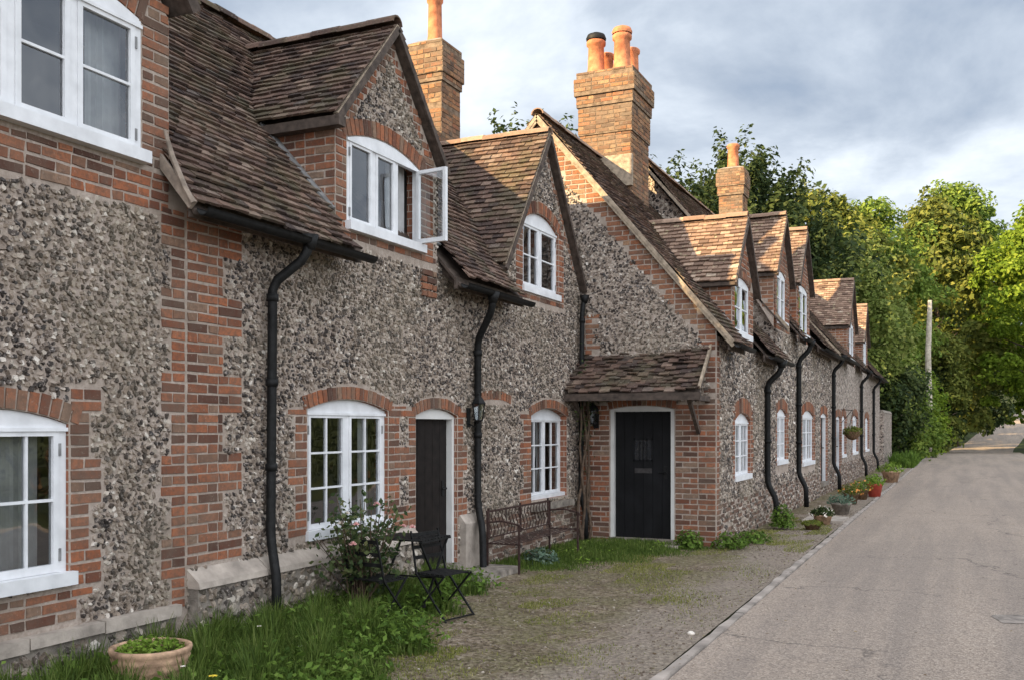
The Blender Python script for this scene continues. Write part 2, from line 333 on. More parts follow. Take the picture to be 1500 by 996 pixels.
# wall sheet with real openings (and reveals); openings: (u0,u1,v0,v1,rise)
def wall(fr,top,bottom,ops,reveal=.14,thick=.32):
    mb=MB(); mb.revs=[]; bp=set()
    for u,_ in top: bp.add(round(u,4))
    for o in ops:
        n=8 if o[4]>0 else 1
        for i in range(n+1): bp.add(round(o[0]+(o[1]-o[0])*i/n,4))
    bp=sorted(b for b in bp if top[0][0]-1e-6<=b<=top[-1][0]+1e-6)
    for a,b in zip(bp,bp[1:]):
        if b-a<1e-4: continue
        m=(a+b)/2; segs=[]; lo=(bottom,bottom)
        for o in sorted([o for o in ops if o[0]<m<o[1]],key=lambda o:o[2]):
            segs.append((lo,(o[2],o[2]))); lo=(arc_v(o,a),arc_v(o,b))
        segs.append((lo,(lerp_top(top,a),lerp_top(top,b))))
        for (l0,l1),(h0,h1) in segs:
            mb.add([fr.P(a,l0),fr.P(b,l1),fr.P(b,h1),fr.P(a,h0)],[(0,1,2,3) if fr.flip else (0,3,2,1)])
    for o in ops:
        u0,u1,v0,v1,r=o[:5]; n=8 if r>0 else 1; rv=MB(); mb.revs.append(rv)
        rv.add([fr.P(u0,v0,0),fr.P(u0,v1,0),fr.P(u0,v1,-reveal),fr.P(u0,v0,-reveal)],[(0,1,2,3)])
        rv.add([fr.P(u1,v0,0),fr.P(u1,v1,0),fr.P(u1,v1,-reveal),fr.P(u1,v0,-reveal)],[(0,1,2,3)])
        rv.add([fr.P(u0,v0,0),fr.P(u1,v0,0),fr.P(u1,v0,-reveal),fr.P(u0,v0,-reveal)],[(0,1,2,3)])
        for i in range(n):
            a=u0+(u1-u0)*i/n; b=u0+(u1-u0)*(i+1)/n
            rv.add([fr.P(a,arc_v(o,a),0),fr.P(b,arc_v(o,b),0),fr.P(b,arc_v(o,b),-reveal),fr.P(a,arc_v(o,a),-reveal)],[(0,1,2,3)])
    return mb
def in_op(ops,u,v,m=0.):
    return any(o[0]-m<u<o[1]+m and o[2]-m<v<arc_v(o,u)+m for o in ops)
# brick zones: (u0,u1,v0,v1,toothL,toothR)
def zone_iv(z,v):
    k=int(math.floor(v/.075)); t=1 if (k//4)%2==0 else 0
    return z[0]-z[4]*t, z[1]+z[5]*(1-t if len(z)>6 else t)
def in_zone(zs,u,v,m=.0):
    for z in zs:
        if z[2]-m<=v<=z[3]+m:
            a,b=zone_iv(z,v)
            if a-m<=u<=b+m: return True
    return False
def bricks(mb,fr,zs,ok=lambda u,v:True,seed=1,L=.225,H=.075,proud=.004,jit=.005,d_base=0.):
    r=random.Random(seed)
    for z in zs:
        v=math.ceil(z[2]/H-.01)*H
        while v+H*.6<z[3]:
            a,b=zone_iv(z,v+H/2)
            k=int(round(v/H)); u=a; first=True
            while u<b-.03:
                cnt=0 if first else cnt+1
                l=(L if (cnt+k)%2==0 else L/2)*(1+(r.random()-.5)*.06); first=False
                e=min(u+l,b)
                if b-e<.05: e=b
                um=(u+e)/2
                if ok(um,v+H/2) :
                    g=.0055+r.random()*.003; d=proud+r.random()*jit; top=min(v+H,z[3])
                    j=lambda: (r.random()-.5)*.009
                    p0=(u+g+j(),v+g+j()); p1=(e-g+j(),v+g+j()); p2=(e-g+j(),top-g+j()); p3=(u+g+j(),top-g+j())
                    D=d_base
                    vs=[fr.P(*p0,D-.004),fr.P(*p1,D-.004),fr.P(*p2,D-.004),fr.P(*p3,D-.004),
                        fr.P(p0[0]+.003,p0[1]+.003,D+d),fr.P(p1[0]-.003,p1[1]+.003,D+d),fr.P(p2[0]-.003,p2[1]-.003,D+d),fr.P(p3[0]+.003,p3[1]-.003,D+d)]
                    fs=[(4,5,6,7),(0,1,5,4),(1,2,6,5),(2,3,7,6),(3,0,4,7)]
                    if not fr.flip: fs=[f[::-1] for f in fs]
                    mb.add(vs,fs)
                u=e
            v+=H
def voussoirs(mb,fr,op,h=.13,w=.07,seed=1,ext=.0):
    r=random.Random(seed); u0,u1,v0,v1,ri=op[:5]; m=(u0+u1)/2; hw=(u1-u0)/2
    n=int((u1-u0+2*ext)/w); 
    for i in range(n):
        u=u0-ext+(u1-u0+2*ext)*(i+.5)/n
        uu=min(max(u,u0),u1); v=arc_v(op,uu); sl=-2*ri*(uu-m)/hw**2
        t=Vector((1,sl)).normalized(); nn=Vector((-t.y,t.x)); c=Vector((u,v))
        a=(w*.42); d=.006+r.random()*.006; hh=h+(r.random()-.5)*.01
        q=[c-t*a+nn*.006,c+t*a+nn*.006,c+t*a*1.04+nn*hh,c-t*a*1.04+nn*hh]
        vs=[fr.P(x.x,x.y,-.004) for x in q]+[fr.P(x.x,x.y,d) for x in q]
        fs=[(4,5,6,7),(0,1,5,4),(1,2,6,5),(2,3,7,6),(3,0,4,7)]
        if not fr.flip: fs=[f[::-1] for f in fs]
        mb.add(vs,fs)
def in_vous(ops,u,v,h=.14):
    return any(o[0]-.02<u<o[1]+.02 and arc_v(o,u)-.02<v<arc_v(o,u)+h for o in ops)
def flints(mb,fr,u0,u1,v0,v1,ok,sp=.052,seed=1,d_base=0.):
    r=random.Random(seed); row=0; v=v0
    while v<v1:
        u=u0+(sp/2 if row%2 else 0)
        while u<u1:
            cu=u+(r.random()-.5)*sp*.55; cv=v+(r.random()-.5)*sp*.55
            if r.random()<.965 and ok(cu,cv):
                n=r.choice((4,5,5,6)); R0=sp*(.50+r.random()*.30); el=.50+r.random()*.42; th=r.random()*3.14
                h=.006+r.random()*.014; tu=(r.random()-.5)*.9; tv=(r.random()-.5)*.9
                ct,st=math.cos(th),math.sin(th); o_=[]; i_=[]
                s=.55+r.random()*.25
                for j in range(n):
                    a=2*math.pi*(j+(r.random()-.5)*.6)/n; rr=R0*(.8+r.random()*.4)
                    x=rr*math.cos(a); y=rr*math.sin(a)*el; x,y=x*ct-y*st,x*st+y*ct
                    o_.append(fr.P(cu+x,cv+y,d_base-.003)); i_.append(fr.P(cu+x*s,cv+y*s,d_base+h+x*s*tu+y*s*tv))
                if not fr.flip: o_.reverse(); i_.reverse()
                k=len(mb.v); mb.v.extend(o_+i_)
                mb.f.append(tuple(k+n+j for j in range(n)))
                for j in range(n): mb.f.append((k+j,k+(j+1)%n,k+n+(j+1)%n,k+n+j))
            u+=sp
        v+=sp*.86; row+=1
# tiled slope: P0 lower corner, a: along unit, b: up-slope unit, n: normal
def tiles(mb,P0,a,b,n,L,H,keep=lambda p:True,g=.088,w=.155,seed=1,sag=.02,rough=1.):
    r=random.Random(seed); P0=Vector(P0);a=Vector(a);b=Vector(b);n=Vector(n); right=a.cross(b).dot(n)>0
    ph=r.random()*6; rows=int(H/g)
    for i in range(rows+1):
        s0=i*g; off=(w/2 if i%2 else 0)-w/2; k=0
        ro=(r.random()-.5)*.01
        while off+k*w<L:
            x0=max(off+k*w,0); x1=min(off+(k+1)*w,L); k+=1
            if x1-x0<.03: continue
            xm=(x0+x1)/2; c=P0+a*xm+b*(s0+g/2)
            if not keep(c): continue
            z=sag*(math.sin(xm*1.1+ph)+math.sin(s0*2.3+xm*.6+ph*2)+.5*math.sin(xm*3.1+s0*1.7))
            jb=(r.random()-.5)*.018*rough+ro; jn=(r.random()-.3)*.011*rough; jt=(r.random()-.5)*.009*rough; gp=.0025+r.random()*.002
            top=min(s0+g*1.35,H+.02); e0=s0-.01+jb
            def Q(x,s,d): return tuple(P0+a*x+b*s+n*(d+z))
            vs=[Q(x0+gp,e0+jt,.022+jn),Q(x1-gp,e0-jt,.022+jn),Q(x1-gp,e0-jt,.044+jn+jt),Q(x0+gp,e0+jt,.044+jn-jt),Q(x1-gp,top,.014),Q(x0+gp,top,.014)]
            fs=[(0,1,2,3),(3,2,4,5),(1,4,2),(0,3,5)]
            if not right: fs=[f[::-1] for f in fs]
            mb.add(vs,fs)
def ridge(mb,A,B,r=.095,seed=1,step=.3):
    A=Vector(A);B=Vector(B);d=B-A;L=d.length;d.normalize();n=max(1,int(L/step)); rr=random.Random(seed)
    side=d.cross(Vector((0,0,1))).normalized(); up=side.cross(d)
    for i in range(n):
        c0=A+d*(L*i/n+.004); c1=A+d*(L*(i+1)/n+.012); lift=(rr.random()-.5)*.016
        ring=[]
        for c,ex in ((c0,0),(c1,.0)):
            for rad in (r,r-.016):
                for j in range(7):
                    t=math.pi*j/6; ring.append(tuple(c+side*math.cos(t)*rad*1.1+up*(math.sin(t)*rad+lift-.03)))
        f=[]
        for j in range(6):
            f+= [(j,j+1,14+j+1,14+j),(7+j+1,7+j,21+j,21+j+1),(j+1,j,7+j,7+j+1),(14+j,14+j+1,21+j+1,21+j)]
        mb.add(ring,f)
# ---------------------------------------------------------------- windows
def strip_bar(fr,mb,u0,u1,v0,v1,d0,d1): fr.box(mb,u0,u1,v0,v1,d0,d1)
def window(par,fr,op,lights,rows,cols=1,name='window',sill=True,frame_w=.05,dep=-.015,curtain=None,open_light=None,mat='white',head=.07,hinge=True,cas_w=.035,room=True,roomdepth=.9,rmg=.25):
    """op: opening; lights: list of (u0,u1) incl. casement stiles, separated by mullions"""
    u0,u1,v0,v1,ri=op[:5]; f=MB(); d0,d1=dep-.06,dep
    e=.002
    sv=v0+(.05 if sill else frame_w)
    fr.box(f,u0+e,u0+frame_w,v0+e,v1,d0,d1); fr.box(f,u1-frame_w,u1-e,v0+e,v1,d0,d1)
    fr.box(f,u0+frame_w,u1-frame_w,v0+e,sv,d0,d1)
    # arched head
    n=8; hv=v1-head
    for i in range(n):
        a=u0+e+(u1-u0-2*e)*i/n; b=u0+e+(u1-u0-2*e)*(i+1)/n
        va,vb=(arc_v(op,a)-e,arc_v(op,b)-e); 
        la=hv if (a>=u0+frame_w-.001 or True) else v1
        f.hexa([fr.P(a,hv,d0+.001),fr.P(b,hv,d0+.001),fr.P(b,hv,d1+.002),fr.P(a,hv,d1+.002),fr.P(a,va,d0+.001),fr.P(b,vb,d0+.001),fr.P(b,vb,d1+.002),fr.P(a,va,d1+.002)])
    if head>.1 or ri>.08:
        fr.box(f,u0-.0,u1+.0,hv-.012,hv+.012,d1+.001,d1+.018)
    for (a,b),(c,d) in zip(lights,lights[1:]): fr.box(f,b,c,sv-.001,hv+.001,d0+.002,d1-.002)
    W_=f.build(name,mat,par)
    for i,(a,b) in enumerate(lights):
        va,vb=sv+.002,hv-.002
        if open_light==i:
            ang=R(83); piv=Vector(fr.P(b,0,d1)); uu=(-fr.u*math.cos(ang)+fr.n*math.sin(ang)); nn=(fr.n*math.cos(ang)+fr.u*math.sin(ang))
            g=Frame(piv,tuple(-uu),tuple(nn)); g.flip=fr.flip; off=-b; bb=b
            P=lambda u: u-bb
            ff=g
        else:
            ff=fr; P=lambda u:u
        cw=cas_w; dd0,dd1=(d1-.035,d1+.006) if open_light!=i else (-.02,.02)
        m=MB(); A,B=P(a+.001),P(b-.001)
        ff.box(m,A,A+cw,va,vb,dd0,dd1); ff.box(m,B-cw,B,va,vb,dd0,dd1)
        ff.box(m,A+cw,B-cw,va,va+cw*1.3,dd0,dd1); ff.box(m,A+cw,B-cw,vb-cw,vb,dd0,dd1)
        bw=.009
        gl0,gl1=A+cw,B-cw; gv0,gv1=va+cw*1.3,vb-cw
        for k in range(1,rows):
            v=gv0+(gv1-gv0)*k/rows; ff.box(m,gl0,gl1,v-bw,v+bw,dd0+.008,dd1-.004)
        nc=cols[i] if hasattr(cols,'__len__') else cols
        for k in range(1,nc):
            u=gl0+(gl1-gl0)*k/nc; ff.box(m,u-bw,u+bw,gv0,gv1,dd0+.006,dd1-.006)
        c_=build_sub(m,'casement',mat,W_)
        p=MB(); dm=(dd0+dd1)/2-.002
        p.add([ff.P(gl0,gv0,dm),ff.P(gl1,gv0,dm),ff.P(gl1,gv1,dm),ff.P(gl0,gv1,dm)],[(0,1,2,3)])
        build_sub(p,'pane','glass',W_)
        if hinge and open_light!=i and i in (0,len(lights)-1):
            for hvv in (va+(vb-va)*.12,vb-(vb-va)*.14):
                h=MB(); hu=(a-.004 if i==0 else b+.004); ff.box(h,hu-.009,hu+.009,hvv-.04,hvv+.04,d1+.001,d1+.012); build_sub(h,'hinge','lead',W_)
    if sill:
        s=MB(); fr.box(s,u0-.03,u1+.03,v0-.035,v0+.05,d1-.05+.0,d1+.075); build_sub(s,'sill',mat,W_)
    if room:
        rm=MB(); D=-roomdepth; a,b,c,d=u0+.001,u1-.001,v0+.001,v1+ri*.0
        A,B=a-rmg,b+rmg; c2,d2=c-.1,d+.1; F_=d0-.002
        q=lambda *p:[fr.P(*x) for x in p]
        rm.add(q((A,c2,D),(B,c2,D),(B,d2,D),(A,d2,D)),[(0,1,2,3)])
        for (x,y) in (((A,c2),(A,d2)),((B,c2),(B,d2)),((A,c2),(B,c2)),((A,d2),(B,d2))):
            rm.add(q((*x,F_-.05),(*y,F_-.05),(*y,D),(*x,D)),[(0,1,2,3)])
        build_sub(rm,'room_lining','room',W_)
    if curtain:
        for (a,b) in curtain:
            cm=MB(); n=max(6,int((b-a)/.02)); k=len(cm.v)
            for i in range(n+1):
                u=a+(b-a)*i/n; dd=d0-.10+.015*math.sin(i*1.9)
                cm.v+= [fr.P(u,v0+.03,dd),fr.P(u,v1+.03,dd)]
            cm.f+= [(k+2*i,k+2*i+2,k+2*i+3,k+2*i+1) for i in range(n)]
            build_sub(cm,'curtain','curtain',W_)
    return W_
def downpipe(par,pts,r=.038,rings=True,hopper=True):
    m=MB()
    P=[]
    pts=[Vector(p) for p in pts]
    # round the corners a little
    for i,p in enumerate(pts):
        if 0<i<len(pts)-1:
            a=(pts[i-1]-p); b=(pts[i+1]-p); k=min(.05,a.length*.3,b.length*.3)
            P+= [p+a.normalized()*k,p+b.normalized()*k]
        else: P.append(p)
    m.tube(P,r,10)
    for a,b in zip(pts,pts[1:]):
        L=(b-a).length
        if rings and L>.8:
            n=int(L/1.0)+1
            for i in range(n):
                c=a+(b-a)*((i+.12)/n); d=(b-a).normalized(); m.tube([c,c+d*.06],r*1.25,10)
    if hopper:
        p=pts[0]; m.tube([p+Vector((0,0,.02)),p-Vector((0,0,.10))],[r*1.9,r*1.1],10)
    return m.build('downpipe','black',par,True)
def gutter(par,A,B,r=.055):
    A=Vector(A);B=Vector(B);d=(B-A).normalized(); s=d.cross(Vector((0,0,1))).normalized(); m=MB(); n=8
    for c in (A,B):
        for rad in (r,r-.006):
            for j in range(n+1):
                t=math.pi+math.pi*j/n; m.v.append(tuple(c+s*math.cos(t)*rad+Vector((0,0,math.sin(t)*rad))))
    k=n+1
    for j in range(n):
        m.f+= [(j,j+1,2*k+j+1,2*k+j),(k+j+1,k+j,3*k+j,3*k+j+1),(j+1,j,k+j,k+j+1),(2*k+j,2*k+j+1,3*k+j+1,3*k+j)]
    m.f+= [(0,k,3*k,2*k),(n,2*k+n,3*k+n,k+n)]
    return m.build('gutter','black',par,True)
def chimney(par,cx,cy,wx,wy,z0,z1,mat,caps,pots,seed=1,pot_r=.12,pot_h=.5):
    """stack of real bricks on a mortar core"""
    core=MB(); core.box(cx-wx/2,cx+wx/2,cy-wy/2,cy+wy/2,z0,z1)
    lv=[(z0,z1-caps[0][0] if caps else z1,0.)]
    zt=z1-(caps[0][0] if caps else 0)
    tiers=[(z0,zt,0.)]
    for i,(down,outw) in enumerate(caps):
        nz=z1-(caps[i+1][0] if i+1<len(caps) else 0); tiers.append((z1-down,nz,outw))
    for a,b,o in tiers[1:]:
        if o>.005: core.box(cx-wx/2-o,cx+wx/2+o,cy-wy/2-o,cy+wy/2+o,a,b)
    st=core.build('chimney','mortar_sooty',par)
    bm=MB()
    for a,b,o in tiers:
        X0,X1,Y0,Y1=cx-wx/2-o,cx+wx/2+o,cy-wy/2-o,cy+wy/2+o
        z=[(0,X1-X0,a,b,0,0)]; z2=[(0,Y1-Y0,a,b,0,0)]
        bricks(bm,Frame((X0,Y0,0),(1,0,0),(0,-1,0)),z,seed=seed)
        bricks(bm,Frame((X1,Y0,0),(0,1,0),(1,0,0)),z2,seed=seed+1)
        bricks(bm,Frame((X1,Y1,0),(-1,0,0),(0,1,0)),z,seed=seed+2)
        bricks(bm,Frame((X0,Y1,0),(0,-1,0),(-1,0,0)),z2,seed=seed+3)
    build_sub(bm,'brickwork',mat,st)
    fl=MB(); o=caps[-1][1] if caps else 0
    fl.hexa([(cx-wx/2-o,cy-wy/2-o,z1),(cx+wx/2+o,cy-wy/2-o,z1),(cx+wx/2+o,cy+wy/2+o,z1),(cx-wx/2-o,cy+wy/2+o,z1),
             (cx-wx/3,cy-wy/3,z1+.07),(cx+wx/3,cy-wy/3,z1+.07),(cx+wx/3,cy+wy/3,z1+.07),(cx-wx/3,cy+wy/3,z1+.07)])
    build_sub(fl,'flaunching','stone_rough',st)
    for px,py,pr,phh,cowl in pots:
        p=MB(); p.lathe((px,py,z1+.03),[(pr*.98,0),(pr*.95,phh*.1),(pr*.86,phh*.2),(pr*.80,phh*.82),(pr*.98,phh*.86),(pr*1.0,phh*.95),(pr*.85,phh),(pr*.65,phh),(pr*.65,phh*.5)],20)
        po=build_sub(p,'chimney_pot','terracotta',st,True)
        if cowl:
            c=MB(); c.lathe((px,py,z1+.03+phh),[(pr*1.0,.0),(pr*1.05,.04),(pr*.9,.10),(pr*.4,.14),(.001,.15)],16); build_sub(c,'pot_cowl','black' if cowl==2 else 'terracotta',st,True)
    return st
# ================================================================ ground, road
def H(y):   # ground height along the lane (flat by the cottages, dip, then a rise)
    pts=[(-60,0),(62,0),(84,-.25),(100,-.9),(122,-.5),(160,1.9),(210,5.6),(300,11),(900,40)]
    for (a,za),(b,zb) in zip(pts,pts[1:]):
        if a<=y<=b:
            t=(y-a)/(b-a); t=t*t*(3-2*t) if b<300 else t; return za+(zb-za)*t
    return 0 if y<0 else pts[-1][1]
def CX(y):  # sideways shift of the road
    t=max(0,y-88); return .0012*t*t if t<60 else 4.32+.144*(t-60)
YS=[-60,-20,-5,0,3,6,9,12,15,18,22,26,30,36,42,50]+list(range(56,230,4))+[240,270,300,400,600,900]
g=MB(); XS=[-600,-200,-60,-30,-12,-6,-3,0,1.5,3.1,3.3,9.4,10.5,13,20,40,90,300,600]
for y in YS:
    for x in XS:
        hh=H(y)
        ax=x-CX(y)*(1 if -6<=x<=20 else 0)
        z=hh-.03
        if x<3.1 and y>100: z+=min(6,(3.1-x)*.35)*min(1,(y-100)/25)
        if x>10 : z+=min(8,(x-10)*.12)*min(1,max(0,(y-30)/40))
        g.v.append((x+ (CX(y) if -6<=x<=20 else (CX(y) if x>20 else 0)),y,z))
for i in range(len(YS)-1):
    for j in range(len(XS)-1):
        a=i*len(XS)+j; g.f.append((a,a+1,a+1+len(XS),a+len(XS)))
g.build('ground','field',None,True,'structure')
def strip(name,x0f,x1f,y0,y1,dz,mat,nx=1,bumpf=None):
    ys=[y0]+[y for y in np.arange(math.ceil(y0),y1,1.0) if y0<y<y1]+[y1]; m=MB()
    for y in ys:
        a,b=x0f(y),x1f(y)
        for j in range(nx+1):
            x=a+(b-a)*j/nx; m.v.append((x,float(y),H(y)+dz+(bumpf(x,y) if bumpf else 0)))
    for i in range(len(ys)-1):
        for j in range(nx):
            a=i*(nx+1)+j; m.f.append((a,a+1,a+nx+2,a+nx+1))
    return m.build(name,mat,None,True,'structure')
strip('road',lambda y:3.40+CX(y),lambda y:9.2+CX(y),-40,260,.000,'road',6)
ke=lambda y:3.30+.02*math.sin(y*.7)+CX(y)
# flush edging, worn and cracked
m=MB(); r_=random.Random(5); y=-3.
while y<88:
    l=1.8+r_.random()*1.6; n_=max(3,int(l/.3)); z=H(y)+.012+r_.uniform(-.004,.003); w=.036
    row=[]
    for q_ in range(n_+1):
        yy=y+(l-.006)*q_/n_; xx=3.345+.010*math.sin(yy*.9); w1=w+.008*math.sin(yy*9.1)+r_.uniform(-.004,.004); zz=z+.003*math.sin(yy*7)
        row.append([(xx-w1-.02,yy,zz-.05),(xx-w1,yy,zz),(xx+w1,yy,zz-.002),(xx+w1+.012,yy,zz-.05)])
    if not(13.3<y<14.9 and r_.random()<0):
        for a_,b_2 in zip(row,row[1:]): m.add(a_+b_2,[(0,1,5,4),(1,2,6,5),(2,3,7,6)])
    y+=l
m.build('kerb','kerb',None,False,'structure')
def vb(x,y): return .012*math.sin(x*3.1+y*1.3)*min(1,max(0,(3.3-x)*2))+.01*math.sin(y*2.7-x*1.7)*min(1,max(0,(3.3-x)*2))+.012*max(0,1.6-x)
strip('verge',lambda y:-.1 if y<14.2 else 2.0,lambda y:3.29,-6,50,.0,'dirt',12,vb)
# dark patch in the lane
m=MB(); n=26; c=(5.55,9.15)
rr=random.Random(3)
# pothole repair, a thin patch
ring=[(5.60+(.15+.03*math.sin(2*math.pi*i/n*3))*math.cos(2*math.pi*i/n),9.75+(.27+.06*math.sin(2*math.pi*i/n*2+1))*math.sin(2*math.pi*i/n),.004) for i in range(n)]
m.add(ring,[tuple(range(n))]); M['tar']=simple('old_tar_stain',(.235,.20,.172),.85,.35,9,.003)
m.build('road_patch','tar',None,False,'structure')
# gravel stones
def pebbles(name,cnt,reg,smin,smax,seed,mat='pebble'):
    r=random.Random(seed); m=MB()
    for i in range(cnt):
        x,y=reg(r); s=smin+(smax-smin)*r.random()**2.2; k=len(m.v); n=6; th=r.random()*6; z=H(y)+vb(x,y)
        for lv,(sc,h) in enumerate(((1,-.2),(.95,.35),(.5,.75))):
            for j in range(n):
                a=th+2*math.pi*j/n; rr=s*sc*(.8+.35*r.random()); m.v.append((x+rr*math.cos(a),y+rr*math.sin(a)*.75,z+s*h))
        for lv in range(2):
            for j in range(n): a=k+lv*n+j; b=k+lv*n+(j+1)%n; m.f.append((a,b,b+n,a+n))
        m.f.append(tuple(k+2*n+j for j in range(n)))
    return m.build(name,mat,None,False,'stuff')
def reg_near(r):
    y=4.2+17*r.random()**1.4; x0=.9 if y<13.6 else 2.2; return x0+(3.26-x0)*(r.random()**.85),y
o=pebbles('gravel',6500,reg_near,.004,.014,11); tag(o,'loose grey and buff gravel scattered over the worn verge between wall and lane','gravel')
# ================================================================ cottage A (left wing, unseen gable top raised to cast shade)
GRP='flint and brick cottages of the terrace'
FA=Frame((0,0,0),(0,1,0),(1,0,0))
A=thing('flint_cottage','nearest flint cottage at the left edge, its white upper window framed in red brick','cottage',(0,3.4,0),GRP)
opA1=(3.44,4.535,.73,1.72,.09); opA2=(3.58,5.14,3.56,4.52,.13)
apA=(3.5,7.55); topA=[(1.5,4.65),(3.5,7.45),(5.41,4.62)]
opsA=[opA1,opA2]
wall(FA,topA,0,opsA).build('wall','mortar',A)
zA=[(3.2,4.60,.42,.66,0,.13),(4.545,4.70,.66,1.98,0,.10),(3.2,5.41,3.225,3.50,0,0),(5.15,5.41,3.5,4.62,0,0),(5.43,5.572,.36,3.28,.10,0),
    (3.2,5.41,4.5,7.5,0,0)]
okA=lambda u,v:not in_op(opsA,u,v,.0) and v<lerp_top(topA,u)-.02
def bpart(par,name,fr,zs,ok,seed,mat='brick',**k):
    b=MB(); bricks(b,fr,zs,ok,seed,**k)
    return b.build(name,mat,par) if b.v else None
def apart(par,name,fr,op,h,w,seed,ext,mat='brick'):
    b=MB(); voussoirs(b,fr,op,h,w,seed,ext); return b.build(name,mat,par)
bpart(A,'window_surround',FA,[zA[0],zA[1]],okA,3); bpart(A,'upper_brickwork',FA,[zA[2],zA[3],zA[5]],lambda u,v:okA(u,v) and not in_vous([opA2],u,v,.2),4)
bpart(A,'quoin',FA,[(5.43,5.572,.36,3.28,.10,0)],lambda u,v:True,6)
apart(A,'brick_arch',FA,opA1,.13,.075,2,.08); apart(A,'brick_arch',FA,opA2,.2,.075,2,.02)
f_=MB(); flints(f_,FA,3.2,5.42,.44,3.3,lambda u,v:not in_op(opsA,u,v,.03) and not in_zone(zA,u,v,.02) and not in_vous([opA1],u,v,.145),.037,1); f_.build('flintwork','flint',A)
s_=MB()
y=1.6; r_=random.Random(9)
while y<5.45:
    l=.4+r_.random()*.3; FA.box(s_,y,min(y+l-.012,5.47),.345+r_.uniform(-.01,.01),.425+r_.uniform(-.01,.006),-.02,.075+r_.uniform(-.01,.012)); y+=l
s_.build('base_ledge','stone',A)
p_=MB(); FA.box(p_,1.6,5.44,0,.34,-.02,.04); p_.build('plinth','stone_rough',A)
p_=MB(); flints(p_,Frame((.04,0,0),(0,1,0),(1,0,0)),3.2,5.42,.02,.33,lambda u,v:True,.075,21); p_.build('plinth_rubble','flint',A)
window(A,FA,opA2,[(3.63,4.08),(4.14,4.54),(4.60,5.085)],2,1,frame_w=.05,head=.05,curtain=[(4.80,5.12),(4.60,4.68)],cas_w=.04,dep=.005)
window(A,FA,opA1,[(3.50,3.97),(4.01,4.475)],2,2,frame_w=.06,head=.035,cas_w=.04,dep=-.02,curtain=[(4.02,4.46),(3.5,3.62)],roomdepth=1.2)  # grey curtains added behind the panes to stand in for their reflection
# roof of A
s=1.40; k=1/math.sqrt(1+s*s); 
for sg in (1,-1):
    t=MB(); tiles(t,(.16,3.5+sg*2.0,7.55-s*2.0),(-1,0,0),(0,-sg*k,s*k),(0,sg*s*k,k),4.4,2.0/k,seed=31+sg)
    rf=t.build('roof','tile',A)
    d=MB(); q0=Vector((.14,3.5+sg*1.98,7.55-s*1.98-.04)); q1=Vector((.14,3.5,7.53)); e_=Vector((-4.4,0,0)); th=Vector((0,0,-.06))
    d.hexa([q0+th,q0+e_+th,q1+e_+th,q1+th,q0,q0+e_,q1+e_,q1]); build_sub(d,'roof_deck','timber',rf)
    bb=MB(); bb.bar((.17,3.5+sg*2.0,7.55-s*2.0-.06),(.17,3.5,7.48),.03,.10,(0,0,1)); build_sub(bb,'bargeboard','timber',rf)
m=MB(); m.box(-4.3,-4.2,1.5,5.5,0,4.7); m.box(-4.2,-.3,1.45,1.5,0,4.7); m.add([(-4.2,1.5,4.6),(-4.2,5.5,4.6),(-4.2,3.5,7.4)],[(0,1,2)]); m.build('rear_wall','mortar',A)
# ================================================================ cottage B
B=thing('flint_cottage','long flint cottage with an open casement in its gabled dormer and two black downpipes','cottage',(0,9.6,0),GRP)
opB1=(7.06,8.38,.74,1.855,.10); opBd=(8.93,9.86,.14,1.82,.08); opBc=(11.96,13.24,.72,1.85,.11)
opBu=(7.66,9.02,3.56,4.39,.12); opBg=(11.69,12.93,3.50,4.40,.17)
opsB=[opB1,opBd,opBc,opBu,opBg]
topB=[(5.41,3.55),(7.48,3.55),(7.4801,4.50),(8.43,5.60),(9.38,4.50),(9.3801,3.55),(11.04,3.55),(11.0401,3.66),(12.42,5.58),(13.8,3.66)]
wall(FA,topB,0,opsB,.16).build('wall','mortar',B)
zB=[(5.588,5.98,.66,3.42,.0,.22),                       # wide quoin beside the joint
    (6.88,7.05,.70,1.86,.10,0),(8.39,8.60,.62,1.92,0,.14),(8.78,8.925,.62,1.9,.10,0),(9.87,10.0,.62,1.9,0,.10),
    (10.32,11.25,1.98,2.08,0,0),(11.70,11.955,.66,1.9,.12,0),
    (7.48,7.655,3.42,4.6,0,0),(9.03,9.30,3.42,4.6,0,0),(7.48,9.36,3.40,3.55,0,0),
    (11.46,11.685,3.36,4.5,0.,0),(12.94,13.12,3.36,4.45,0,0),(11.46,13.12,3.33,3.49,0,0),
    (10.1,13.7,.0,.62,0,0)]
rakeB=lambda u,v:(abs(u-8.43)<1.0 and v>4.4 and v>lerp_top([(7.48,4.50),(8.43,5.60),(9.38,4.5)],u)-.22)
rakeC=lambda u,v:(abs(u-12.42)<1.36 and v>3.6 and v>lerp_top([(11.04,3.66),(12.42,5.58),(13.8,3.66)],u)-.17)
okB=lambda u,v:not in_op(opsB,u,v,0) and v<lerp_top(topB,u)-.015
vo=lambda u,v:in_vous([opB1,opBd,opBc],u,v,.15) or in_vous([opBu],u,v,.17) or in_vous([opBg],u,v,.18)
bpart(B,'quoin',FA,[zB[0]],lambda u,v:True,7)
okq=lambda u,v:okB(u,v) and not vo(u,v)
for z_,n_ in ((zB[1],'window_surround'),(zB[2],'window_surround'),(zB[3],'door_surround'),(zB[4],'door_surround'),(zB[5],'brick_band'),(zB[6],'window_surround')): bpart(B,n_,FA,[z_],okq,8)
okr=lambda u,v:okB(u,v) and not vo(u,v)
bpart(B,'dormer_brickwork',FA,zB[7:10],okr,9); bpart(B,'dormer_brickwork',FA,zB[10:13],okr,9)
bpart(B,'gable_verge_bricks',FA,[(7.48,9.38,4.35,5.6,0,0)],lambda u,v:okr(u,v) and rakeB(u,v),10,L=.115)
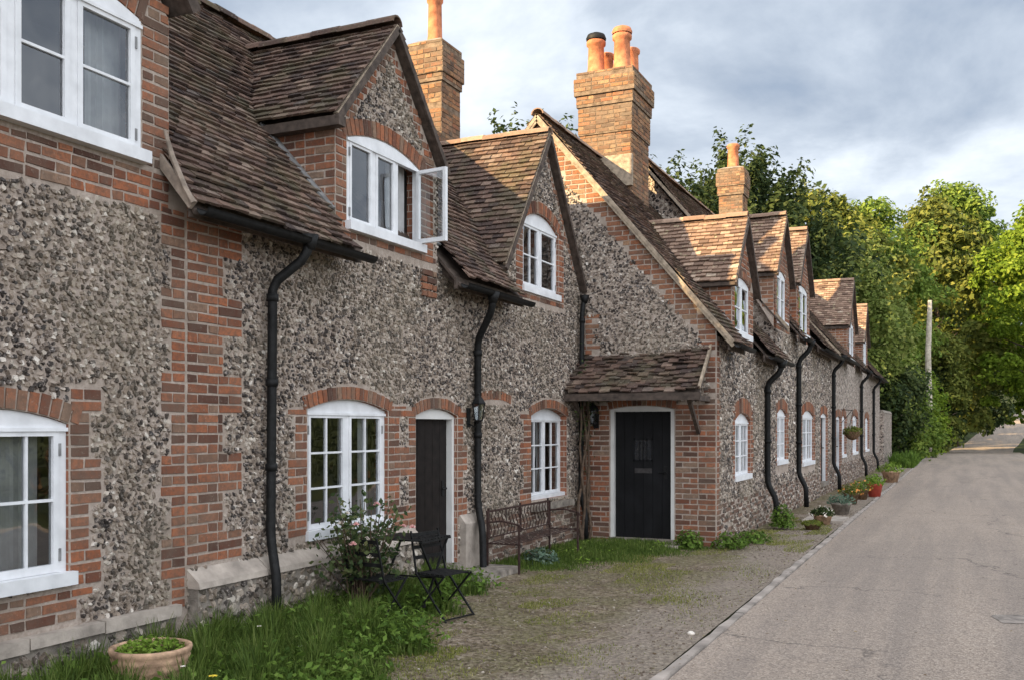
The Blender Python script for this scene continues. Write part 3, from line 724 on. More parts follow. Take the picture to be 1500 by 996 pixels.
bpart(B,'gable_verge_bricks',FA,[(11.04,13.8,3.66,5.58,0,0)],lambda u,v:okr(u,v) and rakeC(u,v) and v>4.0,11,L=.115)
for i,(o_,h_) in enumerate(((opB1,.12),(opBd,.12),(opBc,.12),(opBu,.16),(opBg,.16))): apart(B,'brick_arch',FA,o_,h_,.07,20+i,.06)
apart(B,'blind_arch',FA,(10.4,11.3,1.2,1.98,.06),.11,.07,33,.0)
b2=MB(); bricks(b2,FA,[zB[13]],lambda u,v:math.sin(u*13+v*29)+math.sin(u*7.1-v*41)>-.5,12); b2.build('base_brickwork','brick_brown',B)
f_=MB(); flints(f_,FA,5.6,13.78,.06,5.5,lambda u,v:v<lerp_top(topB,u)-.04 and not in_op(opsB,u,v,.02) and not in_zone(zB[:13],u,v,.015) and not (u>10.05 and v<.61 and math.sin(u*13+v*29)+math.sin(u*7.1-v*41)>-.4) and not vo(u,v) and not rakeB(u,v) and not (rakeC(u,v) and v>4.0) and not(10.38<u<11.32 and 1.97<v<2.12),.038,2)
f_.build('flintwork','flint',B)
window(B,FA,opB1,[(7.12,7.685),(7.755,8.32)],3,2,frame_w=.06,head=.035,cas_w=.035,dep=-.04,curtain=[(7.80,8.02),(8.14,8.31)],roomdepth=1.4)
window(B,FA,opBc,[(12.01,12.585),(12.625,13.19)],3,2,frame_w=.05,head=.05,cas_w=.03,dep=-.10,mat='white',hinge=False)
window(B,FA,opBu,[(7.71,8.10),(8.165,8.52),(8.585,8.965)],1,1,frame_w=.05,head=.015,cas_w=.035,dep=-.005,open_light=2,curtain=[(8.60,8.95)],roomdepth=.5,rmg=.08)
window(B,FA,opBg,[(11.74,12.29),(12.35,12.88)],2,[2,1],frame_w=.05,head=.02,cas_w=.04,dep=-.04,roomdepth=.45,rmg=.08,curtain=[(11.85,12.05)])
# door of B, set back in its reveal
def door(par,fr,op,fm,dm,dep,boards=6,fw=.06,letter=True,glaze=False,rise=True):
    u0,u1,v0,v1,ri=op[:5]; f=MB(); d0,d1=dep-.02,dep+.09
    fr.box(f,u0+.002,u0+fw,v0,v1,d0,d1); fr.box(f,u1-fw,u1-.002,v0,v1,d0,d1); n=8
    for i in range(n):
        a=u0+.002+(u1-u0-.004)*i/n; b=u0+.002+(u1-u0-.004)*(i+1)/n
        f.hexa([fr.P(a,v1-fw*.6,d0+.001),fr.P(b,v1-fw*.6,d0+.001),fr.P(b,v1-fw*.6,d1+.002),fr.P(a,v1-fw*.6,d1+.002),fr.P(a,arc_v(op,a)-.003,d0+.001),fr.P(b,arc_v(op,b)-.003,d0+.001),fr.P(b,arc_v(op,b)-.003,d1+.002),fr.P(a,arc_v(op,a)-.003,d1+.002)])
    D=f.build('door_frame',fm,par)
    p=MB(); a0,a1=u0+fw+.004,u1-fw-.004; w=(a1-a0)/boards
    for i in range(boards): fr.box(p,a0+i*w+.0025,a0+(i+1)*w-.0025,v0+.03,v1-fw*.6-.004,dep-.015,dep+.022)
    fr.box(p,a0,a1,v0+.03,v1-fw*.6-.004,dep-.02,dep+.012); 
    L=p.build('door',dm,par)
    h=MB(); c=Vector(fr.P(a1-.09,v0+(v1-v0)*.52,dep+.02)); h.tube([c,c+fr.n*.05],.012,8); h.tube([c+fr.n*.05,c+fr.n*.055-fr.u*.10],.011,8); fr.box(h,a1-.115,a1-.065,v0+(v1-v0)*.47,v0+(v1-v0)*.57,dep+.0225,dep+.03); build_sub(h,'door_handle','black',L)
    if letter:
        h=MB(); m_=(a0+a1)/2; vv=v0+(v1-v0)*.53; fr.box(h,m_-.13,m_+.13,vv-.035,vv+.035,dep+.0225,dep+.032); fr.box(h,m_-.11,m_+.11,vv-.018,vv+.018,dep+.0325,dep+.037); build_sub(h,'letterbox','iron_grey',L)
    if glaze:
        h=MB(); m_=(a0+a1)/2; vv=v0+(v1-v0)*.69; hw=.15; 
        for (x0,x1,y0,y1) in ((-hw,-hw+.025,-.17,.17),(hw-.025,hw,-.17,.17),(-hw,hw,-.17,-.145),(-hw,hw,.145,.17),(-.008,.008,-.17,.17),(-.055-.008,-.055+.008,-.17,.17),(.055-.008,.055+.008,-.17,.17)): fr.box(h,m_+x0,m_+x1,vv+y0,vv+y1,dep+.0225,dep+.035)
        build_sub(h,'vision_grille','door',L)
        h=MB(); h.add([fr.P(m_-hw,vv-.16,dep+.024),fr.P(m_+hw,vv-.16,dep+.024),fr.P(m_+hw,vv+.16,dep+.024),fr.P(m_-hw,vv+.16,dep+.024)],[(0,1,2,3)]); build_sub(h,'pane','dark_glass',L)
    t=MB(); fr.box(t,u0+.002,u1-.002,v0-.06,v0+.03,dep-.03,.06); t.build('threshold','stone_rough',par)
M['iron_grey']=simple('dull_iron',(.06,.055,.055),.45,.2,20,0,.5,.5)
M['dark_glass']=simple('dark_glass',(.02,.022,.026),.06,.1,5,0,.8)
door(B,FA,opBd,'cream','door2',-.13,5,fw=.055,letter=False)
# stone plinth of B with sloping cap
p_=MB(); 
def plinth(mb,u0,u1,z,d,zc=.09):
    mb.hexa([(0.,u0,0),(d,u0,0),(d,u1,0),(0.,u1,0),(0.,u0,z),(d,u0,z),(d,u1,z),(0.,u1,z)])
plinth(p_,5.60,8.88,.52,.10); p_.build('plinth','stone_rough',B)
p_=MB(); flints(p_,Frame((.10,0,0),(0,1,0),(1,0,0)),5.64,8.86,.03,.50,lambda u,v:True,.065,22); p_.build('plinth_rubble','flint',B)
p_=MB(); u=5.59; r_=random.Random(4)
while u<8.84:
    l=min(.75+r_.random()*.2,8.88-u); dz=r_.uniform(-.008,.008)
    p_.hexa([(.002,u,.515+dz),(.125,u,.515+dz),(.125,u+l-.01,.515+dz),(.002,u+l-.01,.515+dz),(.002,u,.655+dz),(.115,u,.56+dz),(.115,u+l-.01,.56+dz),(.002,u+l-.01,.655+dz)]); u+=l
p_.build('plinth_cap','stone',B)
p_=MB(); p_.box(.004,.09,9.90,10.30,0,.60); p_.hexa([(.004,9.9,.60),(.09,9.9,.60),(.09,10.3,.60),(.004,10.3,.60),(.004,9.9,.70),(.01,9.9,.70),(.01,10.3,.70),(.004,10.3,.70)]); p_.build('door_base_stone','stone',B)
p_=MB(); p_.box(.004,.10,11.92,13.3,.58,.66); p_.build('stone_sill','stone_rough',B)
p_=MB(); p_.box(.1,.55,8.95,10.35,-.02,.10); p_.build('doorstep','stone_rough',B)
# main roof B
SB=1.16; kB=1/math.sqrt(1+SB*SB); zeB=3.28
def zmB(x): return zeB+SB*(.3-x)
def dorm1(y): return 5.66-1.14*abs(y-8.43)
def dorm2(y): return 5.64-1.40*abs(y-12.42)
def zmax_d(p):
    z=-9
    if 7.40<p.y<9.46: z=max(z,dorm1(p.y))
    if 11.0<p.y<13.9: z=max(z,dorm2(p.y))
    return z
t=MB(); keepB=lambda p: not (zmax_d(p)>p.z+.02 ) and not(7.45<p.y<9.41 and p.x>-.1)
tiles(t,(.3,5.34,zeB),(0,1,0),(-kB,0,SB*kB),(SB*kB,0,kB),8.5,2.5/kB,keepB,seed=40,sag=.022,rough=1.3)
t2=MB(); 
rfB=t.build('main_roof','tile',B)
t=MB(); tiles(t,(-4.7,5.34,zeB),(0,1,0),(kB,0,SB*kB),(-SB*kB,0,kB),8.5,2.5/kB,lambda p:True,seed=41,g=.2,w=.33); build_sub(t,'rear_slope','tile',rfB)
d=MB()
def deck(mb,x0,z0,x1,z1,y0,y1,th=.04):
    z0-=.045; z1-=.045
    mb.hexa([(x0,y0,z0-th),(x1,y0,z1-th),(x1,y1,z1-th),(x0,y1,z0-th),(x0,y0,z0),(x1,y0,z1),(x1,y1,z1),(x0,y1,z0)])
deck(d,.28,zeB,-2.2,zmB(-2.2)-.01,5.36,7.46); deck(d,-.12,zmB(-.12)-.03,-2.2,zmB(-2.2)-.01,7.46,9.4); deck(d,.28,zeB,-2.2,zmB(-2.2)-.01,9.40,11.15); deck(d,-.2,zmB(-.2)-.03,-2.2,zmB(-2.2)-.01,11.15,13.8)
deck(d,-4.68,zeB,-2.2,zmB(-2.2)-.01,5.36,13.8); build_sub(d,'roof_deck','timber',rfB)
t=MB(); ridge(t,(-2.2,5.3,zmB(-2.2)+.04),(-2.2,13.8,zmB(-2.2)+.04)); build_sub(t,'ridge_tiles','tile',rfB)
m=MB(); m.box(-4.5,-4.4,5.5,13.8,0,3.5); m.build('rear_wall','mortar',B)
# verge board at the left end of the roof of B (curved foot) and eaves fascia, soffit rafters
m=MB(); m.bar((.30,5.33,zeB-.03),(-2.2,5.33,zmB(-2.2)-.03),.03,.07); m.tube([(.31,5.32,3.26),(.24,5.31,3.38),(.13,5.31,3.60),(.06,5.31,3.80)],[.022,.022,.02,.012],6); m.build('verge_board','timber_pale',B)
for a,b in ((5.36,7.52),(9.36,11.12)):
    m=MB(); m.box(.225,.25,a,b,zeB-.10,zeB+.03); 
    y=a+.12
    while y<b: m.hexa([(.0,y,3.40),(.22,y,3.19),(.22,y+.05,3.19),(.0,y+.05,3.40),(0,y,3.52),(.22,y,3.27),(.22,y+.05,3.27),(0,y+.05,3.52)]); y+=.4
    m.build('eaves_board','timber',B); gutter(B,(.36,a,zeB-.045),(.36,b+.03,zeB-.055))
# dormer roofs
def dormer(par,x0,yc,zr,hw,sl,back,main,name='dormer_roof',mat='tile',over=.09,seed=1,barge='timber',rmat='tile_warm',bh=.06):
    k=1/math.sqrt(1+sl*sl); rf=None
    for sg in (-1,1):
        t=MB(); L=x0+over-back
        tiles(t,(x0+over,yc+sg*hw,zr-sl*hw),(-1,0,0),(0,-sg*k,sl*k),(0,sg*sl*k,k),L,hw/k,lambda p:p.z>main(p.x)-.12 or p.x>x0,seed=seed+sg,sag=.012,rough=1.2)
        if rf is None: rf=t.build(name,mat,par)
        else: build_sub(t,'dormer_slope',mat,rf)
        d=MB(); nseg=1
        yo,zo=yc+sg*(hw-.01),zr-sl*(hw-.01)-.035
        # deck cut along the line where it meets the main roof
        def xm(z):  # x where main roof reaches height z
            lo,hi=-8,x0+over
            for _ in range(30):
                mid=(lo+hi)/2
                if main(mid)>z: lo=mid
                else: hi=mid
            return lo
        xa=x0+over-.015
        A0=Vector((xa,yo,zo)); A1=Vector((xa,yc,zr-.035)); B1=Vector((xm(zr)-.05,yc,zr-.035)); B0=Vector((min(xa-.02,xm(zo)-.05),yo,zo)); th=Vector((0,0,-.045))
        d.hexa([A0+th,B0+th,B1+th,A1+th,A0,B0,B1,A1]); build_sub(d,'roof_deck','timber',rf)
        bb=MB(); bb.bar((x0+over+.004,yc+sg*(hw+.02),zr-sl*(hw+.02)-bh*.62),(x0+over+.004,yc,zr-bh*.62),.028,bh,(0,0,1)); build_sub(bb,'bargeboard',barge,rf)
        vm=MB(); vm.bar((x0+over-.025,yc+sg*hw,zr-sl*hw+.0),(x0+over-.025,yc,zr+.0),.05,.03); build_sub(vm,'verge_mortar','mortar_pale',rf)
    t=MB(); ridge(t,(x0+over,yc,zr+.05),(back,yc,zr+.05),.085,seed); build_sub(t,'ridge_tiles',rmat,rf)
    return rf
dormer(B,0,8.43,5.69,1.03,1.14,-1.9,zmB,seed=50,rmat='tile')
dormer(B,0,12.42,5.69,1.42,1.40,-1.9,zmB,seed=60,over=.09,bh=.055)
# dormer cheeks (brick) on B
def cheek(par,fr_x0,y,zbot_f,ztop,main,seed,mat='brick',nrm=-1,xb=-2.0,bars=True):
    m=MB()
    # triangular wall from front plane back to where it meets the main roof
    zb0=main(fr_x0)-.05; xe=fr_x0
    while main(xe)<ztop: xe-=.02
    m.add([(fr_x0,y,min(zbot_f,zb0)),(fr_x0,y,ztop),(xe,y,ztop)],[(0,1,2) if nrm<0 else (2,1,0)])
    c=m.build('dormer_cheek','mortar',par)
    fr=Frame((fr_x0,y,0),(-1,0,0),(0,nrm,0)); b=MB()
    bricks(b,fr,[(0,fr_x0-xe,math.floor(zb0/.075)*.075-.15,ztop,0,0)],lambda u,v:v>main(fr_x0-u)-.06,seed); build_sub(b,'cheek_brickwork',mat,c)
    if bars:
        l=MB(); l.bar((fr_x0+.0,y+nrm*.05,main(fr_x0)+.06),(xe,y+nrm*.05,ztop+.02),.09,.02); build_sub(l,'flashing','lead',c)
    return c
cheek(B,0,7.48,3.5,4.52,zmB,70); cheek(B,0,9.38,3.5,4.52,zmB,71,nrm=1)
# eaves board under the left slope of the dormer roof
m=MB(); m.box(-1.0,.12,7.36,7.47,4.41,4.50); m.build('dormer_fascia','timber',B)
# downpipes B
downpipe(B,[(.36,6.60,3.24),(.34,6.58,3.08),(.09,6.47,2.86),(.07,6.47,.80),(.20,6.38,.48),(.20,6.37,.04)],.040)
downpipe(B,[(.36,10.05,3.20),(.34,10.06,3.02),(.07,10.24,2.70),(.07,10.24,.80),(.20,10.10,.52),(.22,10.08,.06),(.32,10.06,.03)],.042)
downpipe(B,[(.12,13.66,3.62),(.09,13.64,3.40),(.09,13.58,.70),(.20,13.50,.42),(.20,13.50,.05)],.038)
# corbel bricks at foot of open-side dormer
m=MB(); bricks(m,FA,[(9.02,9.34,3.05,3.40,0,0)],lambda u,v:True,14,proud=.03); m.build('corbel','brick',B)
# chimney B
chimney(B,-2.23,13.35,.56,.60,4.4,7.55,'brick_yellow',[(.98,.0),(.62,.025),(.50,.05),(.12,.02)],[(-2.23,13.35,.13,.80,0)],81)
# ================================================================ cottage D (gable end with porch)
D=thing('flint_cottage','flint cottage with tall gable end, tiled porch canopy and large four-pot chimney','cottage',(1,15.5,0),GRP)
FG=Frame((0,13.8,0),(1,0,0),(0,-1,0)); SD=1.185; xr=-.67; zrD=6.42
def zmD(x): return zrD-SD*abs(x-xr)
opD=(.47,1.44,.05,1.96,.05); topG=[(-3.4,zmD(-3.4)),(xr,zrD-.02),(2.05,zmD(2.05)-.02)]
wall(FG,topG,0,[opD]).build('wall','mortar',D)
# brick: whole lower part, right rake band, apex
def gb(u,v):
    rake=zmD(u)-v
    if v<2.05: return True
    if u>xr and rake<.52: return True
    if u>1.88+(.07 if int(v/.075)//4%2 else 0): return True
    if .02<u<.30 and 2.75<v<3.35+.0: return (int(v/.075)//3)%2==0 or u<.22
    if u<=xr and rake<.55: return True
    return False
okD=lambda u,v:v<zmD(u)-.06 and not in_op([opD],u,v,0) and not in_vous([opD],u,v,.12)
b_=MB(); bricks(b_,FG,[(-1.6,.462,0,1.95,0,0),(1.448,2.04,0,1.95,0,0),(-1.6,2.04,1.95,2.91,0,0)],lambda u,v:okD(u,v) and gb(u,v),90); b_.build('brickwork','brick',D)
b_=MB(); bricks(b_,FG,[(-1.6,2.04,0,6.35,0,0)],lambda u,v:okD(u,v) and gb(u,v) and v>=2.9,91); b_.build('gable_brickwork','brick_orange',D)
b_=MB(); voussoirs(b_,FG,opD,.11,.07,92,.02); b_.build('door_arch','brick',D)
f_=MB(); flints(f_,FG,-1.6,2.0,2.0,6.3,lambda u,v:okD(u,v) and not gb(u,v),.044,93); f_.build('flintwork','flint',D)
door(D,FG,opD,'cream','door',-.10,6,fw=.055,glaze=True)
m=MB(); m.box(.30,1.60,13.35,13.79,-.03,.045); m.build('doorstep','stone',D)
# porch canopy
cp=MB(); a=Vector((0,-.66,-.66)); 
sl=(2.80-2.20)/.68; k=1/math.sqrt(1+sl*sl)
tiles(cp,(.0,13.8-.68,2.20),(1,0,0),(0,k,sl*k),(0,-sl*k,k),1.98,.68/k,seed=95,sag=.035,rough=4.5,g=.095)
pc=cp.build('porch_canopy','tile',D)
m=MB(); m.hexa([(.02,13.13,2.11),(1.96,13.13,2.11),(1.96,13.795,2.69),(.02,13.795,2.69),(.02,13.13,2.15),(1.96,13.13,2.15),(1.96,13.795,2.735),(.02,13.795,2.735)]); m.box(-.02,1.99,13.09,13.13,2.07,2.17); m.box(.0,.06,13.13,13.795,2.06,2.13); m.box(1.90,1.96,13.13,13.795,2.06,2.13); build_sub(m,'canopy_frame','timber',pc)
for x in (.12,1.80):
    m=MB(); m.bar((x,13.2,2.10),(x,13.78,1.62),.05,.06); build_sub(m,'canopy_bracket','timber',pc)
m=MB(); m.bar((1.97,13.10,2.24),(1.97,13.79,2.85),.03,.05); build_sub(m,'canopy_verge','mortar_pale',pc)
# facade of D and roof
FD=Frame((2.05,0,0),(0,1,0),(1,0,0))
opD1=(15.02,16.25,.90,1.80,.12); opDd=(14.84+.0,16.02,3.16,3.86,.08)
ycD=15.62
topD=[(13.8,2.98),(14.80,2.98),(14.8001,3.92),(ycD,4.86),(16.44,3.92),(16.4401,2.98),(18.6,2.98)]
opD2=(15.0,16.2,3.12,3.95,.08)
wall(FD,topD,0,[opD1,opD2],.14).build('front_wall','mortar',D)
f_=MB(); flints(f_,FD,13.96,18.58,.03,2.95,lambda u,v:(v>.62 or math.sin(u*13+v*29)+math.sin(u*7.1-v*41)<-.1) and not in_op([opD1,opD2],u,v,.03) and not (14.8<u<16.46 and v>2.98) and not(14.75<u<16.5 and .85<v<1.86 and not opD1[0]<u<opD1[1] and abs(u-15.635)<.78) and not in_vous([opD1],u,v,.26),.052,104); f_.build('front_flintwork','flint',D)
b_=MB(); zD=[(13.81,13.95,0,2.95,0,.11),(14.82,15.0,3.05,3.9,0,0),(16.2,16.42,3.05,3.9,0,0),(14.8,16.4,3.0,3.11,0,0),(14.85,15.01,.85,1.86,.1,0),(16.26,16.4,.85,1.86,0,.1)]
bpart(D,'quoin',FD,zD[:1],lambda u,v:True,96); bpart(D,'window_surround',FD,zD[4:],lambda u,v:True,96); bpart(D,'dormer_brickwork',FD,zD[1:4],lambda u,v:v<lerp_top(topD,u)-.02,96); bpart(D,'dormer_gable_bricks',FD,[(14.8,16.44,3.95,4.85,0,0)],lambda u,v:v<lerp_top(topD,u)-.03 and not in_vous([opD2],u,v,.1),97)
apart(D,'brick_arch',FD,opD1,.24,.08,98,.1); apart(D,'brick_arch',FD,opD2,.11,.07,99,.02)
b_=MB(); bricks(b_,FD,[(13.85,18.6,0,.62,0,0)],lambda u,v:math.sin(u*13+v*29)+math.sin(u*7.1-v*41)>-.2,100); b_.build('base_brickwork','brick_brown',D)
window(D,FD,opD1,[(15.07,15.60),(15.67,16.20)],3,2,frame_w=.05,head=.04,dep=-.05,cas_w=.035,hinge=False,curtain=[(15.1,15.4),(15.8,16.18)])
window(D,FD,opD2,[(15.05,15.57),(15.63,16.15)],2,1,frame_w=.05,head=.03,dep=-.03,cas_w=.035,hinge=False,curtain=[(15.05,15.4)],roomdepth=.5,rmg=.05)
def main_roof(par,y0,y1,xe,ze,xrdg,zr,keep,seed,decks,mat='tile',vb='timber_pale'):
    s=(zr-ze)/(xe-xrdg); k=1/math.sqrt(1+s*s)
    t=MB(); tiles(t,(xe,y0,ze),(0,1,0),(-k,0,s*k),(s*k,0,k),y1-y0,(xe-xrdg)/k,keep,seed=seed,sag=.02)
    rf=t.build('main_roof',mat,par)
    t=MB(); tiles(t,(2*xrdg-xe,y0,ze),(0,1,0),(k,0,s*k),(-s*k,0,k),y1-y0,(xe-xrdg)/k,seed=seed+1,g=.2,w=.33); build_sub(t,'rear_slope',mat,rf)
    d=MB(); z=lambda x:zr-s*(x-xrdg)-.01
    for a,b,x0 in decks: deck(d,x0,z(x0),xrdg,zr-.01,a,b)
    deck(d,2*xrdg-xe+.02,ze,xrdg,zr-.01,y0+.02,y1-.02); build_sub(d,'roof_deck','timber',rf)
    t=MB(); ridge(t,(xrdg,y0,zr+.045),(xrdg,y1,zr+.045),seed=seed); build_sub(t,'ridge_tiles','tile_warm',rf)
    for sg in (1,-1):
        b=MB(); b.bar((xrdg+sg*(xe-xrdg),y0-.005,ze-.02),(xrdg,y0-.005,zr-.02),.035,.05); b.bar((xrdg+sg*(xe-xrdg),y0-.0,ze-.075),(xrdg,y0-.0,zr-.075),.03,.05); build_sub(b,'verge',vb,rf)
    return rf
def dD(y): return 4.93-1.2*abs(y-ycD)
main_roof(D,13.72,18.6,2.3,2.9,xr,zrD,lambda p:not(14.74<p.y<16.5 and (dD(p.y)>p.z+.02 or p.x>1.95)),110,[(13.74,14.78,2.28),(14.78,16.46,1.9),(16.46,18.58,2.28)],vb='mortar_pale')
dormer(D,2.05,ycD,4.98,.95,1.16,.1,zmD,seed=111,mat='tile_warm',over=.09,bh=.055)
cheek(D,2.05,14.80,2.9,3.92,zmD,112); cheek(D,2.05,16.44,2.9,3.92,zmD,113,nrm=1,bars=False)
m=MB(); m.box(1.2,2.15,14.70,14.79,3.80,3.88); m.build('dormer_fascia','timber',D)
for a,b in ((13.75,14.82),(16.42,18.55)):
    gutter(D,(2.36,a,2.86),(2.36,b,2.85)); m=MB(); m.box(2.22,2.245,a,b,2.78,2.89); m.build('eaves_board','timber',D)
m=MB(); m.box(xr-2.75,xr-2.7,13.8,18.6,0,3); m.build('rear_wall','mortar',D)
chimney(D,-.545,17.02,.95,1.05,5.2,8.0,'brick_yellow',[(1.55,.0),(1.12,.025),(.62,.05),(.42,.085),(.12,.05)],[(-.81,16.76,.175,.62,2),(-.32,16.76,.175,.66,1),(-.80,17.28,.165,.55,0),(-.32,17.28,.165,.57,0)],120)
m=MB(); z0=zmD(-.2); m.box(-1.06,-.03,16.42,16.5,zmD(-1.02)-.1+.0,zmD(-.6)+.12); m.build('chimney_flashing','mortar_pale',D)
# ================================================================ cottages E and F (row)
def row_cottage(label,y0,y1,ze,zr,wins,dorms,pipes,doors,seed,chim=None,end=False):
    yc=(y0+y1)/2; T=thing('flint_cottage',label,'cottage',(2.0,yc,0),GRP); s=(zr-ze)/(2.3-xr); zm=lambda x:zr-s*(x-xr)
    zw=ze+.08; top=[(y0,zw)]; ops=[w[0] for w in wins]+[d[0] for d in doors]; dops=[]
    for (c,hw,zrd,op) in dorms:
        zt=zrd-1.2*hw
        top+=[(c-hw+.1,zw),(c-hw+.1001,zt+.06),(c,zrd-.08),(c+hw-.1001,zt+.06),(c+hw-.1,zw)]; dops.append(op)
    top+=[(y1,zw)]
    wall(FD,top,0,ops+dops,.16).build('front_wall','mortar' if y0<20 else 'flint_far',T)
    if y0<20:
        f=MB(); flints(f,FD,y0,y1,.64,ze+.05,lambda u,v:not in_op(ops,u,v,.2) and not in_vous(ops,u,v,.22) and not any(abs(u-c)<hw-.1 and v>op[2]-.15 for (c,hw,zrd,op) in dorms),.060,seed+50); f.build('flintwork','flint',T)
    for o in ops:
        apart(T,'brick_arch',FD,o,.2,.08,seed,.06)
        for z_ in ((o[0]-.2,o[0]-.01,o[2]-.05,o[3]+.05,.1,0),(o[1]+.01,o[1]+.2,o[2]-.05,o[3]+.05,0,.1)): bpart(T,'opening_surround',FD,[z_],lambda u,v:y0<u<y1,seed+1)
    for (c,hw,zrd,op) in dorms:
        bpart(T,'dormer_brickwork',FD,[(c-hw+.1,c+hw-.1,op[2]-.15,zrd,0,0)],lambda u,v:v<lerp_top(top,u)-.03 and not in_op([op],u,v,0),seed+2)
    b=MB(); bricks(b,FD,[(y0,y1,0,.66,0,0)],lambda u,v:math.sin(u*13+v*29)+math.sin(u*7.1-v*41)>-.2 and not in_op(ops,u,v),seed+3); b.build('base_brickwork','brick_brown',T)
    b=MB(); flints(b,FD,y0,y1,.03,.64,lambda u,v:math.sin(u*13+v*29)+math.sin(u*7.1-v*41)<-.1 and not in_op(ops,u,v,.02),.06,seed+4); b.build('base_flints','flint',T)
    for i,(o,cur) in enumerate(wins):
        m_=(o[0]+o[1])/2; window(T,FD,o,[(o[0]+.05,m_-.03),(m_+.03,o[1]-.05)],3,2,frame_w=.05,head=.04,dep=-.04,cas_w=.04,hinge=False,curtain=[(o[0]+.06,o[1]-.1)] if cur else None)
    for (c,hw,zrd,op) in dorms:
        m_=(op[0]+op[1])/2; window(T,FD,op,[(op[0]+.05,m_-.03),(m_+.03,op[1]-.05)],2,1,frame_w=.05,head=.03,dep=-.02,cas_w=.04,hinge=False,curtain=[(op[0]+.1,m_)],roomdepth=.4,rmg=.05)
    for (o,fm,dm) in doors: door(T,FD,o,fm,dm,-.12,4,fw=.08,letter=False)
    def keep(p):
        for (c,hw,zrd,op) in dorms:
            if abs(p.y-c)<hw+.05 and (zrd-.05-1.2*abs(p.y-c)>p.z+.02 or (p.x>1.95 and abs(p.y-c)<hw-.05)): return False
        return True
    cuts=[]; a=y0+.01
    for (c,hw,zrd,op) in dorms: cuts+=[(a,c-hw+.08,2.28),(c-hw+.08,c+hw-.08,1.85)]; a=c+hw-.08
    cuts.append((a,y1-.01,2.28))
    main_roof(T,y0-.06,y1,2.3,ze,xr,zr,keep,seed+10,cuts,vb='mortar_pale')
    for i,(c,hw,zrd,op) in enumerate(dorms):
        dormer(T,2.05,c,zrd,hw,1.2,-.4,zm,seed=seed+20+i*3,mat='tile_warm',over=.09,bh=.055)
        zt=zrd-1.2*hw; cheek(T,2.05,c-hw+.1,ze,zt+.06,zm,seed+30+i,mat='brick_orange' if i!=1 else 'brick',bars=False); cheek(T,2.05,c+hw-.1,ze,zt+.06,zm,seed+40+i,nrm=1,bars=False)
        a=c-hw
    a=y0
    for (c,hw,zrd,op) in dorms:
        if c-hw+.1-a>.2:
            gutter(T,(2.36,a,ze-.04),(2.36,c-hw+.12,ze-.045)); m=MB(); m.box(2.22,2.245,a,c-hw+.1,ze-.12,ze-.01); m.build('eaves_board','timber',T)
        a=c+hw-.1
    if y1-a>.2: gutter(T,(2.36,a,ze-.04),(2.36,y1,ze-.045)); m=MB(); m.box(2.22,2.245,a,y1,ze-.12,ze-.01); m.build('eaves_board','timber',T)
    for y in pipes:
        downpipe(T,[(2.36,y,ze-.06),(2.34,y,ze-.22),(2.12,y,ze-.45),(2.12,y,.72),(2.26,y,.45),(2.27,y,.05)],.05)
    # gable walls
    for yy,n_ in ((y0,-1),(y1,1)):
        g=MB(); fr=Frame((0,yy,0),(1,0,0),(0,n_,0)); w=wall(fr,[(2*xr-2.05,zm(2.05)),(xr,zr-.03),(2.05,zm(2.05)-.02)],0,[],.1); w.build('gable_wall','flint_far',T)
    m=MB(); m.box(xr-2.75,xr-2.7,y0,y1,0,ze+.1); m.build('rear_wall','mortar',T)
    if chim: chimney(T,*chim)
    return T
M['door_dark']=M['door']
row_cottage('flint row cottage with two tiled dormers, between the tall porch gable and the hanging basket',18.6,27.0,3.52,7.08,
    [((18.75,19.85,1.02,1.95,.1),0),((21.95,23.75,.88,1.95,.12),1)],
    [(18.95+.35,1.0,5.72,(18.75,19.75,3.66,4.58,.08)),(22.1,1.05,5.95,(21.4,22.75,3.66,4.66,.08))],
    [21.0],[((25.0,26.15,.30,1.98,.06),'white','door')],200)
row_cottage('farthest flint cottage of the terrace, with two small dormers beside the hedge',27.0,43.8,3.62,7.0,
    [((29.6,30.6,.85,1.95,.1),0),((32.6,34.2,.85,1.98,.1),1),((37.0,38.4,.85,1.95,.1),0)],
    [(32.2,1.25,6.22,(31.5,33.0,3.75,4.85,.08)),(36.9,1.1,5.95,(36.3,37.6,3.75,4.75,.08))],
    [27.05,34.9,39.9],[((28.2,29.2,.3,1.95,.05),'white','door')],300,
    chim=(-.72,28.0,.66,.66,6.0,8.95,'brick_yellow',[(1.2,.0),(.75,.04),(.5,.07),(.12,.04)],[(-.72,28.0,.18,.72,0)],320))
downpipe(D,[(2.36,17.4,2.82),(2.34,17.4,2.66),(2.12,17.4,2.45),(2.12,17.4,.72),(2.26,17.4,.45),(2.27,17.4,.05)],.05)
# white sunlit verge strip of the E gable is its mortar verge; low end wall beyond the row
bw=thing('flint_wall','short flint boundary wall joined to the far end of the terrace','wall',(2.4,45.5,0))
m=MB(); m.box(1.95,2.2,43.85,49,0,2.3); m.build('wall','flint_far',bw); m=MB(); m.hexa([(1.92,43.85,2.3),(2.23,43.85,2.3),(2.23,49,2.3),(1.92,49,2.3),(2.0,43.85,2.42),(2.15,43.85,2.42),(2.15,49,2.42),(2.0,49,2.42)]); m.build('coping','stone_rough',bw)
# unseen terrace added behind the camera so that its shade falls on the lane
O=thing('flint_cottage','unseen flint cottage behind the viewpoint, added to shade the lane','cottage',(-2,-18,0),GRP)
m=MB(); m.box(-4.2,0,-40,1.4,0,4.4); m.build('wall','flint_far',O)
m=MB(); m.hexa([(-4.5,-40.2,4.2),(.3,-40.2,4.2),(.3,1.45,4.2),(-4.5,1.45,4.2),(-2.15,-40.2,7.9),(-2.05,-40.2,7.9),(-2.05,1.45,7.9),(-2.15,1.45,7.9)]); m.build('roof','tile',O)
